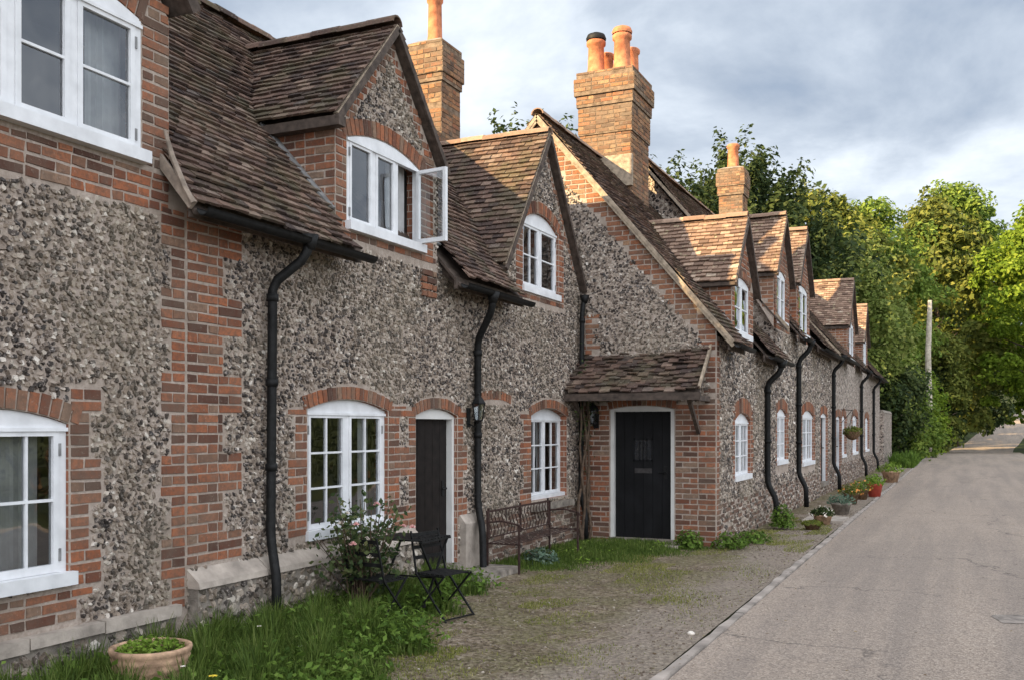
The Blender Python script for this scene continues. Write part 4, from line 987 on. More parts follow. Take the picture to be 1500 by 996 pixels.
# ================================================================ plants
def nrm(v): return v/(np.linalg.norm(v,axis=-1,keepdims=True)+1e-9)
def leaves_np(cent,size,rng,norm=None,aspect=.6):
    """rhombic leaves at centres; returns verts, faces"""
    n=len(cent); d=nrm(rng.normal(size=(n,3)))
    if norm is not None: nn=nrm(norm+rng.normal(size=(n,3))*.6)
    else: nn=nrm(rng.normal(size=(n,3)))
    t=nrm(np.cross(nn,d)); b=np.cross(nn,t); s=(size*(.6+.8*rng.random(n)))[:,None] if np.isscalar(size) else size[:,None]
    v=np.stack([cent-t*s,cent-b*s*aspect+nn*s*.15,cent+t*s,cent+b*s*aspect+nn*s*.15],1).reshape(-1,3)
    f=np.arange(n*4).reshape(-1,4); return v,f
def np_mesh(name,v,f,mat,parent=None,kind=None,sub=None):
    me=bpy.data.meshes.new(name); nv=len(v); nf=len(f); k=f.shape[1]
    me.vertices.add(nv); me.vertices.foreach_set('co',v.astype(np.float32).ravel())
    me.loops.add(nf*k); me.loops.foreach_set('vertex_index',f.astype(np.int32).ravel())
    me.polygons.add(nf); me.polygons.foreach_set('loop_start',np.arange(0,nf*k,k,dtype=np.int32))
    try: me.polygons.foreach_set('loop_total',np.full(nf,k,dtype=np.int32))
    except Exception: pass
    me.update(); me.validate(); me.materials.append(M[mat]); o=bpy.data.objects.new(name,me); link(o,parent)
    if kind: o['kind']=kind
    return o
def crown_pts(rng,h0,h1,rad,nl,per,lump,shape=1.,squash=.8,spray=False):
    C=[];N=[]
    H_=h1-h0; ph=rng.random(4)*6.28
    for i in range(nl):
        t=rng.random()**.8; z=h0+H_*t
        prof=math.sin(math.pi*min(1,(t*.86+.14))**shape)**.6 if shape>0 else (1-t)**.8
        a=rng.random()*2*math.pi; lob=1+.20*math.sin(3*a+ph[0]+t*4)+.14*math.sin(5*a+ph[1]-t*7)
        rr=rad*prof*lob*(.45+.6*rng.random()**.5)
        c=np.array([rr*math.cos(a),rr*math.sin(a),z+(rng.random()-.3)*lump*1.2]); L=lump*(.45+.9*rng.random()**1.3)
        q=nrm(rng.normal(size=(per,3))); q[:,2]=np.where(q[:,2]<-.3,-q[:,2],q[:,2])
        r=L*(.40+.7*rng.random((per,1))**.6); p=q*r*np.array([1,1,squash])
        if spray or i%3==0:
            d=nrm(np.array([math.cos(a)*.7,math.sin(a)*.7,.9+rng.random()])); k=p@d
            p=p*(.62 if spray else .8)+np.outer(k,d)*(1.5 if spray else .6)
        C.append(c+p); N.append(q+np.array([0,0,.35]))
    return np.concatenate(C),np.concatenate(N)
def tree(label,x,y,h,rad,mat,name='broadleaf_tree',h0=.2,nl=90,per=130,lump=1.3,leaf=.17,seed=1,shape=1.,group='trees beyond the cottages',trunk_r=.3,z=None,squash=.8,cat='tree'):
    rng=np.random.default_rng(seed); r=random.Random(seed); z0=H(y)-.1 if z is None else z
    T=thing(name,label,cat,(x,y,z0),group)
    m=MB(); pts=[(0,0,0)]; n=5
    for i in range(1,n+1): pts.append((r.uniform(-.25,.25),r.uniform(-.25,.25),h*.85*i/n))
    m.tube(pts,[trunk_r*(1-.16*i) for i in range(n+1)],8)
    for i in range(9):
        t=.25+.6*i/9; b=Vector((0,0,h*.85*t)); a=r.random()*6.28; L=rad*(.75-.3*t); m.tube([b,b+Vector((math.cos(a)*L*.5,math.sin(a)*L*.5,L*.35)),b+Vector((math.cos(a)*L,math.sin(a)*L,L*.6))],[trunk_r*.4,trunk_r*.25,.04],6)
    tr=m.build('trunk','bark',None,True); tr.parent=T
    C,N=crown_pts(rng,h*h0,h-lump*.8,rad,nl,per,lump,shape,squash,mat=='leaf_yew'); v,f=leaves_np(C,leaf,rng,N)
    c=np_mesh('crown',v,f,mat,T); return T
def copy_tree(T,label,x,y,rz=0,s=1.,sz=None,z=None,mat=None,group=None):
    c=T.copy(); COL.objects.link(c); c.location=(x,y,H(y)-.1 if z is None else z); c.rotation_euler=(0,0,rz); c.scale=(s,s,sz or s); c['label']=label
    if group: c['group']=group
    for ch in list(T.children):
        d=ch.copy(); COL.objects.link(d); d.parent=c
    return c
Y1=tree('tall dark yew rising behind the single-pot far chimney of the row',-4.2,47,13.6,4.9,'leaf_yew','yew_tree',.1,230,190,.85,.12,1,.75,squash=1.35)
tree('dark yew whose tips show over the ridge, left of the big four-pot chimney',-11.0,37,13.0,3.2,'leaf_yew','yew_tree',.15,110,150,.65,.12,2,.7,squash=1.5)
tree('dark yew between the four-pot chimney and the single-pot far chimney',-7.0,42,12.2,3.3,'leaf_yew','yew_tree',.1,150,150,.75,.12,16,.8,squash=1.3)
t_=tree('dark yew with ragged top just right of the single-pot near chimney',-14.6,38,12.9,2.0,'leaf_yew','yew_tree',.15,60,140,.6,.12,3,.7,squash=1.4)
tree('dark shaded evergreen directly behind the last dormers',-4.6,53,13.6,4.6,'leaf_yew','yew_tree',.1,120,140,1.4,.2,4,1.)
O1=tree('olive leafed tree on the skyline above the end of the terrace',-3.6,66,16.9,4.8,'leaf_olive','broadleaf_tree',.1,150,190,1.25,.15,5,1.)
O2=tree('mid green bushy tree in front of the round-topped skyline tree',-.9,72,17.2,4.6,'leaf_mid','broadleaf_tree',.1,150,190,1.25,.15,6,1.)
tree('olive brown tree behind the pale bare pole',3.4,88,20.2,5.0,'leaf_olive','broadleaf_tree',.1,140,150,1.6,.22,7,1.)
tree('tall round-topped green tree standing highest on the wooded skyline',4.6,122,29.6,5.4,'leaf_mid','broadleaf_tree',.3,150,200,1.6,.22,8,1.)
tree('bright yellow green tree leaning over the lane at the right edge',11.0,84,18.4,5.0,'leaf_bright','broadleaf_tree',.2,210,210,1.2,.16,9,1.)
tree('second bright green tree, behind the one at the right edge of the lane',13.6,112,20.5,6.0,'leaf_bright','broadleaf_tree',.12,150,170,1.9,.26,10,1.)
tree('dark tree with deep shade below it where the lane bends',3.6,100,15.2,4.2,'leaf_yew','broadleaf_tree',.02,150,150,1.5,.2,11,1.)
tree('far green tree closing the view over the rising lane',3.5,172,24,7,'leaf_bright','broadleaf_tree',.14,120,170,2.3,.32,12,1.)
tree('large tree beside the dip in the lane, added to shade the road surface',-3.5,112,19,5.5,'leaf_mid','broadleaf_tree',.05,110,150,1.8,.26,17,1.)  # tree added to keep the sun off the road at the dip
tree('tree added left of the dip in the lane to shade the road',.2,98,18,4.6,'leaf_mid','broadleaf_tree',.05,110,150,1.6,.22,18,1.)  # another tree added for its shade on the far road
tree('green tree low on the bank beyond the dip in the lane',1.5,130,17,5.0,'leaf_mid','broadleaf_tree',.03,110,150,1.7,.26,19,1.)
tree('far dark green tree left of the rising lane',-1.,140,22,7,'leaf_mid','broadleaf_tree',.05,120,150,2.2,.3,13,1.)
tree('distant bright tree on the right of the rising lane',24,225,20,7,'leaf_bright','broadleaf_tree',.1,100,150,2.2,.32,14,1.)
tree('unseen tree behind the nearest cottage, added to shade the dormer roof',-5.4,1.6,11.2,2.1,'leaf_mid','broadleaf_tree',.3,90,150,.8,.14,15,1.)  # out of view, added to cast shade on the open-casement dormer roof
SG='shrubs of the roadside hedge beyond the terrace'
def shrub(label,x,y,h,rad,mat,seed,nl=60,per=140,lump=.7,leaf=.10,h0=.02):
    return tree(label,x,y,h,rad,mat,'hedge_shrub',h0,nl,per,lump,leaf,seed,1.,SG,.09,squash=.95,cat='shrub')
shrub('tall light green shrub against the end of the terrace',-.2,50.5,9.6,2.6,'leaf_pale',21,130,150,.9,.11)
shrub('pale green ivy-like shrub mass left of the bare pole',-.3,57,12.0,2.9,'leaf_pale',22,150,150,1.0,.12)
for i_,(x_,y_,h_,r_2,m_) in enumerate([(2.3,53,2.3,1.1,'leaf_mid'),(2.9,59.5,2.9,1.0,'leaf_mid'),(2.5,68.5,2.7,1.0,'leaf_bright'),(2.8,75,3.2,1.2,'leaf_mid'),(3.0,82,3.2,1.2,'leaf_olive')]):
    shrub(['low green bush by the lane, nearest the terrace end','dark low bush by the lane just before the bare pole','small yellow green bush just beyond the bare pole','low green bush by the lane well beyond the bare pole','last low olive bush by the lane before the bend'][i_],x_,y_,h_,r_2,m_,60+i_,50,120,.5,.09)
shrub('dark glossy shrub low beside the flint boundary wall',1.6,51.5,4.6,1.7,'leaf_yew',23,90,130,.7,.10)
shrub('mid green shrub halfway along the hedge',1.9,59,5.6,1.8,'leaf_mid',24,90,130,.7,.10)
shrub('yellow green shrub around the foot of the bare pole',2.3,67,5.0,1.9,'leaf_bright',25,100,130,.8,.12)
shrub('pale flowering shrub right of the bare pole',3.6,79,8.6,2.0,'leaf_olive',26,100,130,.9,.13)
shrub('dark shrub at the far end of the hedge',2.9,80,6.6,2.1,'leaf_yew',27,100,130,.9,.13)
shrub('low dark shrub on the inside of the bend',3.2,90,6.,2.4,'leaf_yew',28,90,130,.9,.14)
hd=thing('added_hedge','unseen hedge across the lane, added to darken the window reflections','hedge',(12.5,10,0))  # out of view, added so that the panes mirror something dark
rng=np.random.default_rng(91); n=16000; C=np.stack([rng.random(n)*1.4-.7,rng.random(n)*70-25,2.3*rng.random(n)**.8],1); v,f=leaves_np(C,.09,rng,None,.6); np_mesh('foliage',v,f,'leaf_hedge',hd)
m=MB()
for k_ in range(24): m.tube([(0,-24+k_*2.9,0),(.1,-24+k_*2.9,1.),(-.05,-23.8+k_*2.9,2.0)],[.05,.04,.02],5)
o=m.build('stems','stem',None); o.parent=hd
# bare pole
p=MB(); p.tube([(0,0,0),(.03,.02,3),(-.03,0,6),(.05,.03,8.2),(.08,.0,9.2)],[.2,.19,.17,.15,.11],9); pl=p.build('bare_trunk','bark_pale',None,True); pl.location=(3.36,63.5,0); tag(pl,'pale bare trunk standing upright out of the roadside hedge','dead tree')
# grass
def grass(name,n,reg,hmin,hmax,seed,mat='grass',w=.006,lean=.35,zf=None):
    rng=np.random.default_rng(seed); P=np.array([reg(rng) for _ in range(n)]); h=hmin+(hmax-hmin)*rng.random(n)**1.6; h*=P[:,2] if P.shape[1]>2 else 1
    a=rng.random(n)*6.28; dx=np.cos(a);dy=np.sin(a); l=lean*h*(rng.random(n)*.9+.1); w_=w*(.6+.8*rng.random(n))
    z=np.array([H(y)+(vb(x,y) if y<50 else 0) for x,y in P[:,:2]])-.01
    px,py=-dy*w_,dx*w_
    b0=np.stack([P[:,0]-px,P[:,1]-py,z],1); b1=np.stack([P[:,0]+px,P[:,1]+py,z],1)
    m0=np.stack([P[:,0]-px*.8+dx*l*.35,P[:,1]-py*.8+dy*l*.35,z+h*.6],1); m1=np.stack([P[:,0]+px*.8+dx*l*.35,P[:,1]+py*.8+dy*l*.35,z+h*.6],1)
    t0=np.stack([P[:,0]-px*.15+dx*l,P[:,1]-py*.15+dy*l,z+h],1); t1=np.stack([P[:,0]+px*.15+dx*l,P[:,1]+py*.15+dy*l,z+h],1)
    v=np.stack([b0,b1,m1,m0,t1,t0],1).reshape(-1,3); k=np.arange(n)*6
    f=np.concatenate([np.stack([k,k+1,k+2,k+3],1),np.stack([k+3,k+2,k+4,k+5],1)]); return np_mesh(name,v,f,mat,None,'stuff')
# tall grass against the wall on the left
def edge(y): # outer edge of the lush grass
    return np.interp(y,[2,4.5,5.7,6.7,7.3,8.2,9.0,9.4],[2.05,2.0,1.78,1.36,1.05,.88,.75,.45])
def reg1(g):
    while True:
        y=3.6+5.8*g.random(); x=.08+2.1*g.random()
        e_=edge(y)+.15*math.sin(y*5)+.08*math.sin(y*13)
        if x<e_ and g.random()<.15+.85*min(1,(e_-x)/.45): return (x,y,.22+.78*min(1,(e_-x)/.6)*(.75+.5*math.sin(x*7+y*5)**2))
o=grass('tall_grass',62000,reg1,.06,.32,31,'grass',.005,.6); tag(o,'long lush green grass along the foot of the nearest cottage walls','grass')
def reg2(g):
    while True:
        y=10.3+4.6*g.random(); x=.05+2.1*g.random(); lim=np.interp(y,[10.3,11,12,13,13.7,14.2,14.9],[.6,1.15,1.6,1.95,2.1,.0,0]) +.12*math.sin(y*7)
        if y<13.75 and x<lim and g.random()<.12+.88*min(1,(lim-x)/.7): return (x,y,.35+.65*min(1,max(0,(lim-x)/.8)))
o=grass('short_grass',26000,reg2,.025,.11,32,'grass',.005); tag(o,'bright short grass and weeds in front of the black porch door','grass')
def reg3(g):
    while True:
        y=4+15*g.random(); x0=.8 if y<13.6 else 2.15; x=x0+(3.25-x0)*g.random()
        q=math.sin(x*4.1+y*2.3)+math.sin(x*9.3-y*5.1)*.6+math.sin(y*1.1+x)*.5
        p=np.interp(x,[.8,1.8,2.6,3.25],[.9,.5,.25,.02]) if y<13.6 else .3
        if q>.1 and g.random()<p*1.6 or g.random()<.015: return (x,y,.6+.4*g.random())
o=grass('verge_grass',70000,reg3,.008,.040,33,'grass_dry',.0035,.8); tag(o,'sparse dry grass tufts growing through the gravel verge','grass')
def reg4(g):
    y=44+44*g.random()**1.3; x=2.4+.95*g.random()+(-.6 if y>50 else 0)*g.random(); return (x,y,(.25 if y<50 else .4)+.6*math.sin(x*3+y*1.9)**2*math.sin(y*.8)**2)
o=grass('hedge_bottom_grass',30000,reg4,.15,.9,34,'weed',.03,.6); tag(o,'rough green undergrowth along the foot of the hedge beside the lane','undergrowth')
def reg5(g):
    y=128+75*g.random(); return (3.1+CX(y)-7*g.random(),y,1)
# broad-leaved weeds
def weeds(name,centres,mat,seed,label,cat,per=40,rad=.16,hh=.2,leaf=.028,group=None,kind=None,parent=None):
    rng=np.random.default_rng(seed); C=[]
    for (x,y,z,s) in centres:
        q=rng.normal(size=(per,3))*np.array([rad,rad,hh*.45])*s*.6; q[:,2]=np.abs(q[:,2])+.01; C.append(q+np.array([x,y,z]))
    C=np.concatenate(C); v,f=leaves_np(C,leaf,rng,np.tile([0,0,1.],(len(C),1)),.5); o=np_mesh(name,v,f,mat,parent,kind)
    if label: tag(o,label,cat,group)
    return o
rg=np.random.default_rng(5)
cs=[]
for i in range(430):
    q=reg1(rg); cs.append((q[0],q[1],.05,1.0))
weeds('ground_weeds',cs,'weed',6,'broad leaved weeds mixed through the long grass by the wall','weeds',kind='stuff',hh=.28,per=36)
cs=[(.3+1.3*rg.random(),11+2.6*rg.random(),.0,.8) for i in range(40)]
cs=[c for c in cs if c[0]<np.interp(c[1],[11,12,13,13.6],[.8,1.1,1.4,1.6])]
weeds('leafy_weeds',cs,'lettuce',7,'pale leafy weeds in the grass in front of the iron bench','weeds',kind='stuff',hh=.16,per=40,leaf=.022)
def clump(label,x,y,s,h,mat,seed,name='leafy_plant',leaf=.03,per=420,group='self-seeded plants at the foot of the walls'):
    rng=np.random.default_rng(seed); T=thing(name,label,'plant',(x,y,0),group)
    q=rng.normal(size=(per,3)); q=nrm(q)*(rng.random((per,1))**.4); q[:,2]=np.abs(q[:,2]); C=q*np.array([s,s,h])+np.array([0,0,.02])
    v,f=leaves_np(C,leaf,rng,q+np.array([0,0,.4]),.5); np_mesh('foliage',v,f,mat,T)
    m=MB()
    for i in range(7): a=rnd.random()*6.28; m.tube([(0,0,0),(math.cos(a)*s*.3,math.sin(a)*s*.3,h*.5),(math.cos(a)*s*.6,math.sin(a)*s*.6,h*.8)],.005,5)
    st=m.build('stems','stem',None); st.parent=T; return T
clump('dark green leafy plant right beside the black porch door',1.72,13.55,.22,.26,'weed',41)
clump('low green plant at the brick corner of the gable wall',2.25,13.75,.26,.22,'weed',42)
clump('sprawling green plant just round the gable corner',2.40,14.6,.3,.17,'weed',43)
clump('upright bright green plant below the first downpipe of the row',2.45,16.9,.22,.40,'weed',44,per=600)
clump('grey green plant growing low beside the iron bench',.45,11.2,.25,.2,'glauc',45)
rg2=np.random.default_rng(12); n=1500; yy=4+40*rg2.random(n)**1.6; xx=3.05+.9*rg2.random(n)**2+np.where(rg2.random(n)<.25,rg2.random(n)*3,0)-np.where(rg2.random(n)<.45,rg2.random(n)*2.0,0); C=np.stack([np.maximum(xx,np.where(yy<13.6,.8,2.2)),yy,np.full(n,.028)],1)
v,f=leaves_np(C,.013,rg2,np.tile([0,0,4.],(n,1)),.6); M['litter']=leaf_mat('dead_leaves',[(.2,(.07,.045,.025)),(.5,(.14,.09,.05)),(.8,(.22,.16,.08)),(1,(.3,.25,.13))],.1,3); o=np_mesh('leaf_litter',v,f,'litter',None,'stuff'); tag(o,'small dead leaves and grit lying along the lane edge','leaf litter')
# little flowers in the grass
FG_=[]
def flower(label,x,y,z,r,mat,name='wild_flower',group='wild flowers in the long grass'):
    T=thing(name,label,'flower',(x,y,0),group); m=MB(); m.tube([(0,0,0),(.01,.0,z*.6),(.0,.01,z)],.0025,5); s=m.build('stem','grass',None); s.parent=T
    p=MB(); n=7
    for j in range(n):
        a=2*math.pi*j/n; c,s_=math.cos(a),math.sin(a); k=len(p.v)
        p.v+= [(0,.0,z),(c*r*.6-s_*r*.3,s_*r*.6+c*r*.3,z+.006),(c*r,s_*r,z+.002),(c*r*.6+s_*r*.3,s_*r*.6-c*r*.3,z+.006)]; p.f.append((k,k+1,k+2,k+3))
    h=p.build('petals',mat,None); h.parent=T; return T
def gp(px,py,z): # ground-ish point seen at a photo pixel, at height z
    t=(px-750)/1440; c,s=math.cos(TH),math.sin(TH); d=(t*c-s,t*s+c,(625-py)/1440); k=(z-1.7)/d[2]; return 5.2+d[0]*k,d[1]*k
for i,(px,py,z,r,mt,lb) in enumerate([(312,990,.25,.03,'petal_yellow','yellow flower beside the terracotta planter, lowest of the wild flowers'),(440,946,.18,.018,'petal','small cream flower right of the near downpipe foot'),(461,936,.16,.014,'petal_yellow','small yellow flower above and right of the cream one near the downpipe'),(503,953,.14,.02,'petal_yellow','yellow flower halfway between the near downpipe and the folding chair'),(546,921,.12,.015,'petal','white flower in the grass below the rose bush'),(380,917,.3,.02,'petal','pale seed head just left of the near downpipe'),(268,976,.33,.018,'petal','cream flower against the rim side of the planter'),(424,940,.15,.012,'petal','tiny white flower nearest the downpipe foot on its right')]):
    x,y=gp(px,py,z); flower(lb,x,y,z,r,mt)
# ================================================================ planter
px_,py_=gp(221,938,.40)
PL=thing('planter','wide ribbed terracotta bowl planter with low green plants in the grass at lower left','planter',(px_,py_,-.03))
m=MB(); m.lathe((0,0,0),[(.10,0),(.115,.02),(.085,.05),(.09,.11),(.16,.16),(.200,.21),(.208,.235),(.203,.25),(.212,.265),(.222,.285),(.216,.30),(.222,.315),(.232,.34),(.226,.352),(.236,.365),(.243,.385),(.240,.40),(.222,.402),(.212,.39),(.205,.33)],40); o=m.build('bowl','planter',None,True); o.parent=PL
m=MB(); m.lathe((0,0,0),[(.0001,.365),(.10,.37),(.208,.355)],24); o=m.build('soil','soil',None,True); o.parent=PL
rng=np.random.default_rng(3); n=520; a=rng.random(n)*6.28; rr=.2*rng.random(n)**.5; C=np.stack([rr*np.cos(a),rr*np.sin(a),.375+.075*rng.random(n)*(1.3-rr/.2)],1); v,f=leaves_np(C,.017,rng,np.tile([0,0,1.],(n,1)),.6); np_mesh('foliage','' or v,f,'lettuce',PL)
# ================================================================ rose bush
RB=thing('rose_bush','flowering rose bush with cream and pink blooms under the white many-paned window','shrub',(.46,7.22,0))
rng=np.random.default_rng(11); m=MB(); C=[]; tips=[]
for i in range(38):
    a=rng.random()*6.28; L=.18+.34*rng.random(); h=.45+.75*rng.random(); 
    p0=Vector((rng.normal()*.04,rng.normal()*.05,0)); p3=Vector((math.cos(a)*L*.65,math.sin(a)*L*1.15,h)); p1=p0+Vector((math.cos(a)*L*.15,math.sin(a)*L*.15,h*.4)); p2=p0*.3+p3*.7+Vector((0,0,.05))
    m.tube([p0,p1,p2,p3],[.008,.006,.005,.003],5); tips.append(p3)
    for k in range(30):
        t=.40+.6*rng.random(); q=p1.lerp(p3,(t-.3)/.7) ; C.append([q.x+rng.normal()*.055,q.y+rng.normal()*.07,q.z+rng.normal()*.055])
o=m.build('stems','stem',None); o.parent=RB; C=np.array(C)
C=np.concatenate([C,C[:520]+rng.normal(size=(520,3))*.03]); v,f=leaves_np(C,.026,rng,None,.6); np_mesh('foliage',v,f,'leaf_rose',RB)
def bloom(par,p,r,mat,seed):
    g_=random.Random(seed); m=MB()
    for ring,(rr,zz,n) in enumerate(((1,.0,6),(.65,.35,5),(.35,.6,4))):
        for j in range(n):
            a=2*math.pi*(j+.5*ring)/n+g_.random()*.3; c,s=math.cos(a),math.sin(a); R_=r*rr; k=len(m.v)
            m.v+= [(p.x,p.y,p.z+r*zz*.3),(p.x+c*R_*.7-s*R_*.5,p.y+s*R_*.7+c*R_*.5,p.z+r*zz),(p.x+c*R_,p.y+s*R_,p.z+r*(zz+.35)),(p.x+c*R_*.7+s*R_*.5,p.y+s*R_*.7-c*R_*.5,p.z+r*zz)]; m.f.append((k,k+1,k+2,k+3))
    o=m.build('bloom',mat,None); o.parent=par
for i in range(17):
    q=tips[i]+Vector((.06+.06*rnd.random(),rnd.uniform(-.06,.06),.02-.25*rnd.random())); bloom(RB,q,.026+.012*rnd.random(),'petal' if i%3 else 'petal_pink',i)
# ================================================================ bistro furniture
def rot(T,rz): T.rotation_euler=(0,0,rz)
def bistro_table(label,x,y,rz):
    T=thing('bistro_table',label,'table',(x,y,.0)); rot(T,rz)
    m=MB(); w=.27
    for i in range(9): m.box(-w,w,-w+.005+i*.06,-w+.05+i*.06,.69,.702)
    for a in (-w,w-.02): m.box(a,a+.02,-w,w,.674,.689)
    o=m.build('table_top','black',None); o.parent=T
    for sg in (-1,1):
        for s2 in (-1,1):
            m=MB(); m.bar((sg*.24,-.25*s2,.01),(sg*.24,.25*s2,.68),.018,.018,(1,0,0)); o=m.build('leg','black',None); o.parent=T
    m=MB()
    for yy,zz in ((-.23,.06),(.23,.06),(0,.34)): m.bar((-.24,yy,zz),(.24,yy,zz),.014,.014)
    o=m.build('crossbar','black',None); o.parent=T; return T
def bistro_chair(label,x,y,rz):
    T=thing('bistro_chair',label,'chair',(x,y,0),'folding bistro chairs by the cottage door'); rot(T,rz)
    m=MB()
    for i in range(6): m.box(-.19,.19,-.18+i*.062,-.135+i*.062,.445,.457)
    m.box(-.2,-.185,-.19,.19,.43,.445); m.box(.185,.2,-.19,.19,.43,.445); o=m.build('seat','black',None); o.parent=T
    for sg in (-1,1):
        m=MB(); m.bar((sg*.205,.22,.0),(sg*.205,-.20,.45),.016,.016,(1,0,0)); o=m.build('leg','black',None); o.parent=T
        m=MB(); m.bar((sg*.22,-.24,.0),(sg*.22,.15,.45),.016,.016,(1,0,0)); m.bar((sg*.22,.15,.45),(sg*.20,.24,.86),.016,.016,(1,0,0)); o=m.build('rear_leg','black',None); o.parent=T
    m=MB()
    for zz in (.60,.70,.82): yy=.15+.09*(zz-.45)/.41; m.bar((-.205,yy,zz),(.205,yy,zz),.012,.035)
    # scrolled back
    for sg in (-1,1):
        for c in (.055,.14): m.tube([(sg*c+.03*math.cos(a),.2+.0,.76+.035*math.sin(a)) for a in [k*.7 for k in range(10)]],.004,5)
    o=m.build('backrest','black',None); o.parent=T
    m=MB(); m.bar((-.22,-.22,.03),(.22,-.22,.03),.012,.012); m.bar((-.2,.2,.03),(.2,.2,.03),.012,.012); o=m.build('stretcher','black',None); o.parent=T; T.scale=(.9,.9,.9); return T
bistro_table('small black slatted folding table between the rose bush and the dark doorway',.62,7.78,R(0))
bistro_chair('black folding chair standing nearest the lane, in front of the dark doorway',.98,7.72,R(78))
bistro_chair('black folding chair half hidden behind the rose bush, on the far side of the table',.62,7.20,R(172))
# ================================================================ iron railing with dry climber in front of cottage B
IR=thing('iron_bench','low rusty wrought iron bench against the wall under the arched window','bench',(.36,11.15,0)); M['rust']=simple('rusty_iron',(.045,.026,.022),.8,.3,30,.002,.2)
L0,L1=-.95,.95
m=MB(); m.bar((-.16,L0,.72),(-.16,L1,.72),.018,.022); m.bar((-.14,L0,.42),(-.14,L1,.42),.014,.014)
y=L0+.07
while y<L1:
    m.tube([(-.15,y,.42),(-.15,y+.045,.50),(-.155,y,.58),(-.155,y-.045,.65),(-.16,y,.72)],.006,5); y+=.095
for sg in (-1,0,1): m.bar((-.15,sg*.9,.40),(-.16,sg*.9,.76),.02,.02)
o=m.build('backrest','rust',None); o.parent=IR
m=MB()
for k_ in range(6): m.box(-.12+k_*.065,-.10+k_*.065,L0,L1,.365,.373)
m.box(-.14,.27,L0,L0+.02,.35,.365); m.box(-.14,.27,L1-.02,L1,.35,.365); o=m.build('seat','rust',None); o.parent=IR
for sy in (L0+.01,L1-.01):
    m=MB(); m.bar((-.15,sy,0),(-.15,sy,.72),.022,.022); o=m.build('leg','rust',None); o.parent=IR
    m=MB(); m.bar((.25,sy,0),(.25,sy,.58),.022,.022); o=m.build('leg','rust',None); o.parent=IR
    m=MB(); m.tube([(-.15,sy,.60),(.05,sy,.62),(.26,sy,.58),(.29,sy,.54)],.012,6); o=m.build('armrest','rust',None); o.parent=IR
# climber trunk at the inside corner
CL=thing('climbing_plant','gnarled woody climber trunk growing up the corner beside the porch','climber',(.16,13.55,0))
m=MB(); g_=random.Random(2)
for i in range(4):
    pts=[]; x=g_.uniform(-.02,.05); y=g_.uniform(-.08,.05)
    for k in range(14):
        z=2.25*k/13; pts.append((x+.02*math.sin(k*1.3+i),y+.045*math.sin(k*.9+i*2)-.10*(1-k/13)*(i%2),z))
    m.tube(pts,[.026-.0012*k for k in range(14)],7)
o=m.build('trunk','stem',None,True); o.parent=CL
rng=np.random.default_rng(8); C=rng.normal(size=(240,3))*np.array([.07,.10,.35])+np.array([.03,-.05,1.95]); v,f=leaves_np(C,.022,rng,None,.55); np_mesh('foliage',v,f,'leaf_yew',CL)
# lanterns
def lantern(label,x,y,z,nx,ny):
    T=thing('wall_lantern',label,'lantern',(x,y,z),'black iron wall lanterns'); n=Vector((nx,ny,0))
    m=MB(); m.box(-.04 if ny else -.006,.04 if ny else .006,-.006 if ny else -.04,.006 if ny else .04,-.16,.06); m.tube([(0,0,-.12),tuple(n*.08+Vector((0,0,-.16))),tuple(n*.13+Vector((0,0,-.10)))],.010,6); o=m.build('bracket','black',None); o.parent=T
    c=n*.13; m=MB(); m.lathe((c.x,c.y,0),[(.03,-.10),(.055,-.09),(.055,-.075)],6); m.lathe((c.x,c.y,0),[(.085,.10),(.09,.11),(.06,.16),(.02,.20),(.02,.22),(.001,.24)],6)
    for j in range(6): a=2*math.pi*j/6; m.bar((c.x+.05*math.cos(a),c.y+.05*math.sin(a),-.08),(c.x+.078*math.cos(a),c.y+.078*math.sin(a),.105),.009,.009)
    o=m.build('cage','black',None); o.parent=T
    m=MB(); m.lathe((c.x,c.y,0),[(.046,-.08),(.072,.10)],6); o=m.build('glass_shade','glass',None); o.parent=T; return T
lantern('black lantern on the wall between the dark doorway and the second downpipe',.02,10.10,1.86,1,0)
lantern('small black lantern under the porch canopy left of the door',.26,13.78,1.84,0,-1)
# ================================================================ pots, basket along the row
def flowerpot(label,x,y,r,h,pm,fm,seed,fh=.2,fr_=.2,blooms=None,name='flower_pot',nl=260,leaf=.03):
    T=thing(name,label,'flower pot',(x,y,0),'pots of plants along the row'); m=MB()
    m.lathe((0,0,0),[(.001,0),(r*.68,0),(r*.92,h*.8),(r*1.0,h*.82),(r*1.02,h),(r*.9,h),(r*.86,h*.85)],18); o=m.build('pot',pm,None,True); o.parent=T
    m=MB(); m.lathe((0,0,0),[(.001,h*.9),(r*.88,h*.88)],14); o=m.build('soil','soil',None); o.parent=T
    rng=np.random.default_rng(seed); q=nrm(rng.normal(size=(nl,3)))*rng.random((nl,1))**.4; q[:,2]=np.abs(q[:,2]); C=q*np.array([fr_,fr_,fh])+np.array([0,0,h*.9]); v,f=leaves_np(C,leaf,rng,q,.5); np_mesh('foliage',v,f,fm,T)
    if blooms:
        q=nrm(rng.normal(size=(26,3))); q[:,2]=np.abs(q[:,2]); C=q*np.array([fr_,fr_,fh])*1.02+np.array([0,0,h*.9]); v,f=leaves_np(C,leaf*.9,rng,q,.9); np_mesh('blooms',v,f,blooms,T)
    return T
def gpt(px,py): return gp(px,py,0)
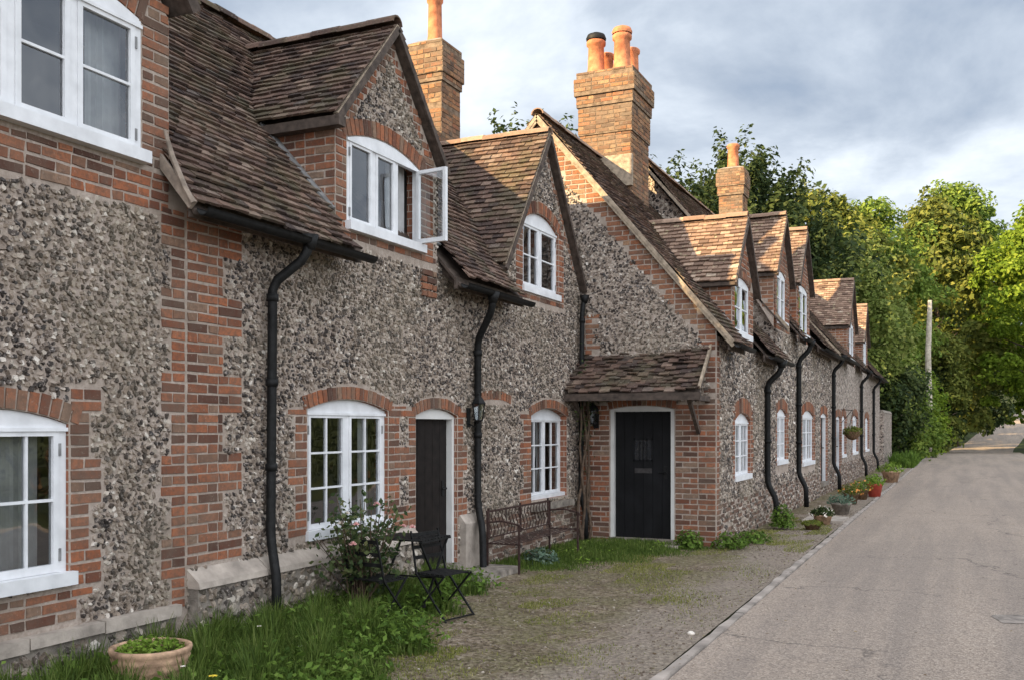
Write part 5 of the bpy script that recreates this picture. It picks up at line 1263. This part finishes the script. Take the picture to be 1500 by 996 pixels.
for i,(px,py,r,h,pm,fm,fh,fr_,bl,lb) in enumerate([
  (1205,768,.17,.18,'planter','leaf_yew',.16,.22,'petal','low pot with white flowers, nearest the camera of the pots along the row'),
  (1232,752,.20,.22,'stone_rough','glauc',.22,.28,None,'stone pot with blue green leaves next to the white flowered pot'),
  (1246,738,.18,.25,'wicker','leaf_olive',.24,.26,'petal_orange','pot of orange flowers below the hanging basket'),
  (1262,731,.17,.25,'wicker','leaf_mid',.25,.26,'petal_orange','brown pot with green leaves just left of the red pot'),
  (1281,727,.20,.33,'pot_red','lettuce',.28,.28,None,'bright red pot with yellow green foliage at the far end of the row'),
  (1305,706,.28,.36,'planter','lettuce',.32,.45,None,'pale terracotta pot behind the red one beside the hedge'),
  (1190,775,.15,.10,'wicker','leaf_olive',.06,.18,None,'low brown trough of faded plants at the foot of the wall')]):
    x,y=gpt(px,py); flowerpot(lb,x,y,r,h,pm,fm,50+i,fh,fr_,bl,leaf=.04 if i>3 else .03,nl=320)
x,y=gpt(1258,757)
m=MB(); m.box(-.35,.35,-.5,.5,0,.05); o=m.build('paving_slab','stone',None); o.location=(2.95,y-1.0,.0); tag(o,'pale stone slab lying on the verge beside the kerb, in front of the red pot','slab')
HB=thing('hanging_basket','hanging basket of dark foliage on a wall bracket between the far downpipes','hanging basket',(2.42,28.8,0))
m=MB(); m.lathe((0,0,0),[(.02,1.40),(.14,1.44),(.24,1.55),(.28,1.66)],16); o=m.build('basket','wicker',None,True); o.parent=HB
m=MB()
for j in range(3): a=2.1*j; m.tube([(.27*math.cos(a),.27*math.sin(a),1.66),(0,0,2.2)],.006,5)
m.tube([(0,0,2.2),(0,0,2.28),(-.36,0,2.3)],.012,6); m.tube([(-.36,0,1.9),(-.02,0,2.28)],.01,6); o=m.build('bracket','black',None); o.parent=HB
rng=np.random.default_rng(77); q=nrm(rng.normal(size=(500,3)))*rng.random((500,1))**.3; q[:,2]=q[:,2]*.8; C=q*np.array([.32,.32,.2])+np.array([0,0,1.66]); v,f=leaves_np(C,.04,rng,q,.5); np_mesh('foliage',v,f,'leaf_olive',HB); HB.scale=(.85,.85,.95)
m=MB(); m.lathe((0,0,0),[(.001,.0),(.03,.002),(.034,.015),(.015,.028),(.001,.03)],9); o=m.build('pale_stone','petal',None,True); x,y=gpt(1012,929); o.location=(x,y,.0); tag(o,'single white pebble lying on the gravel verge','pebble')
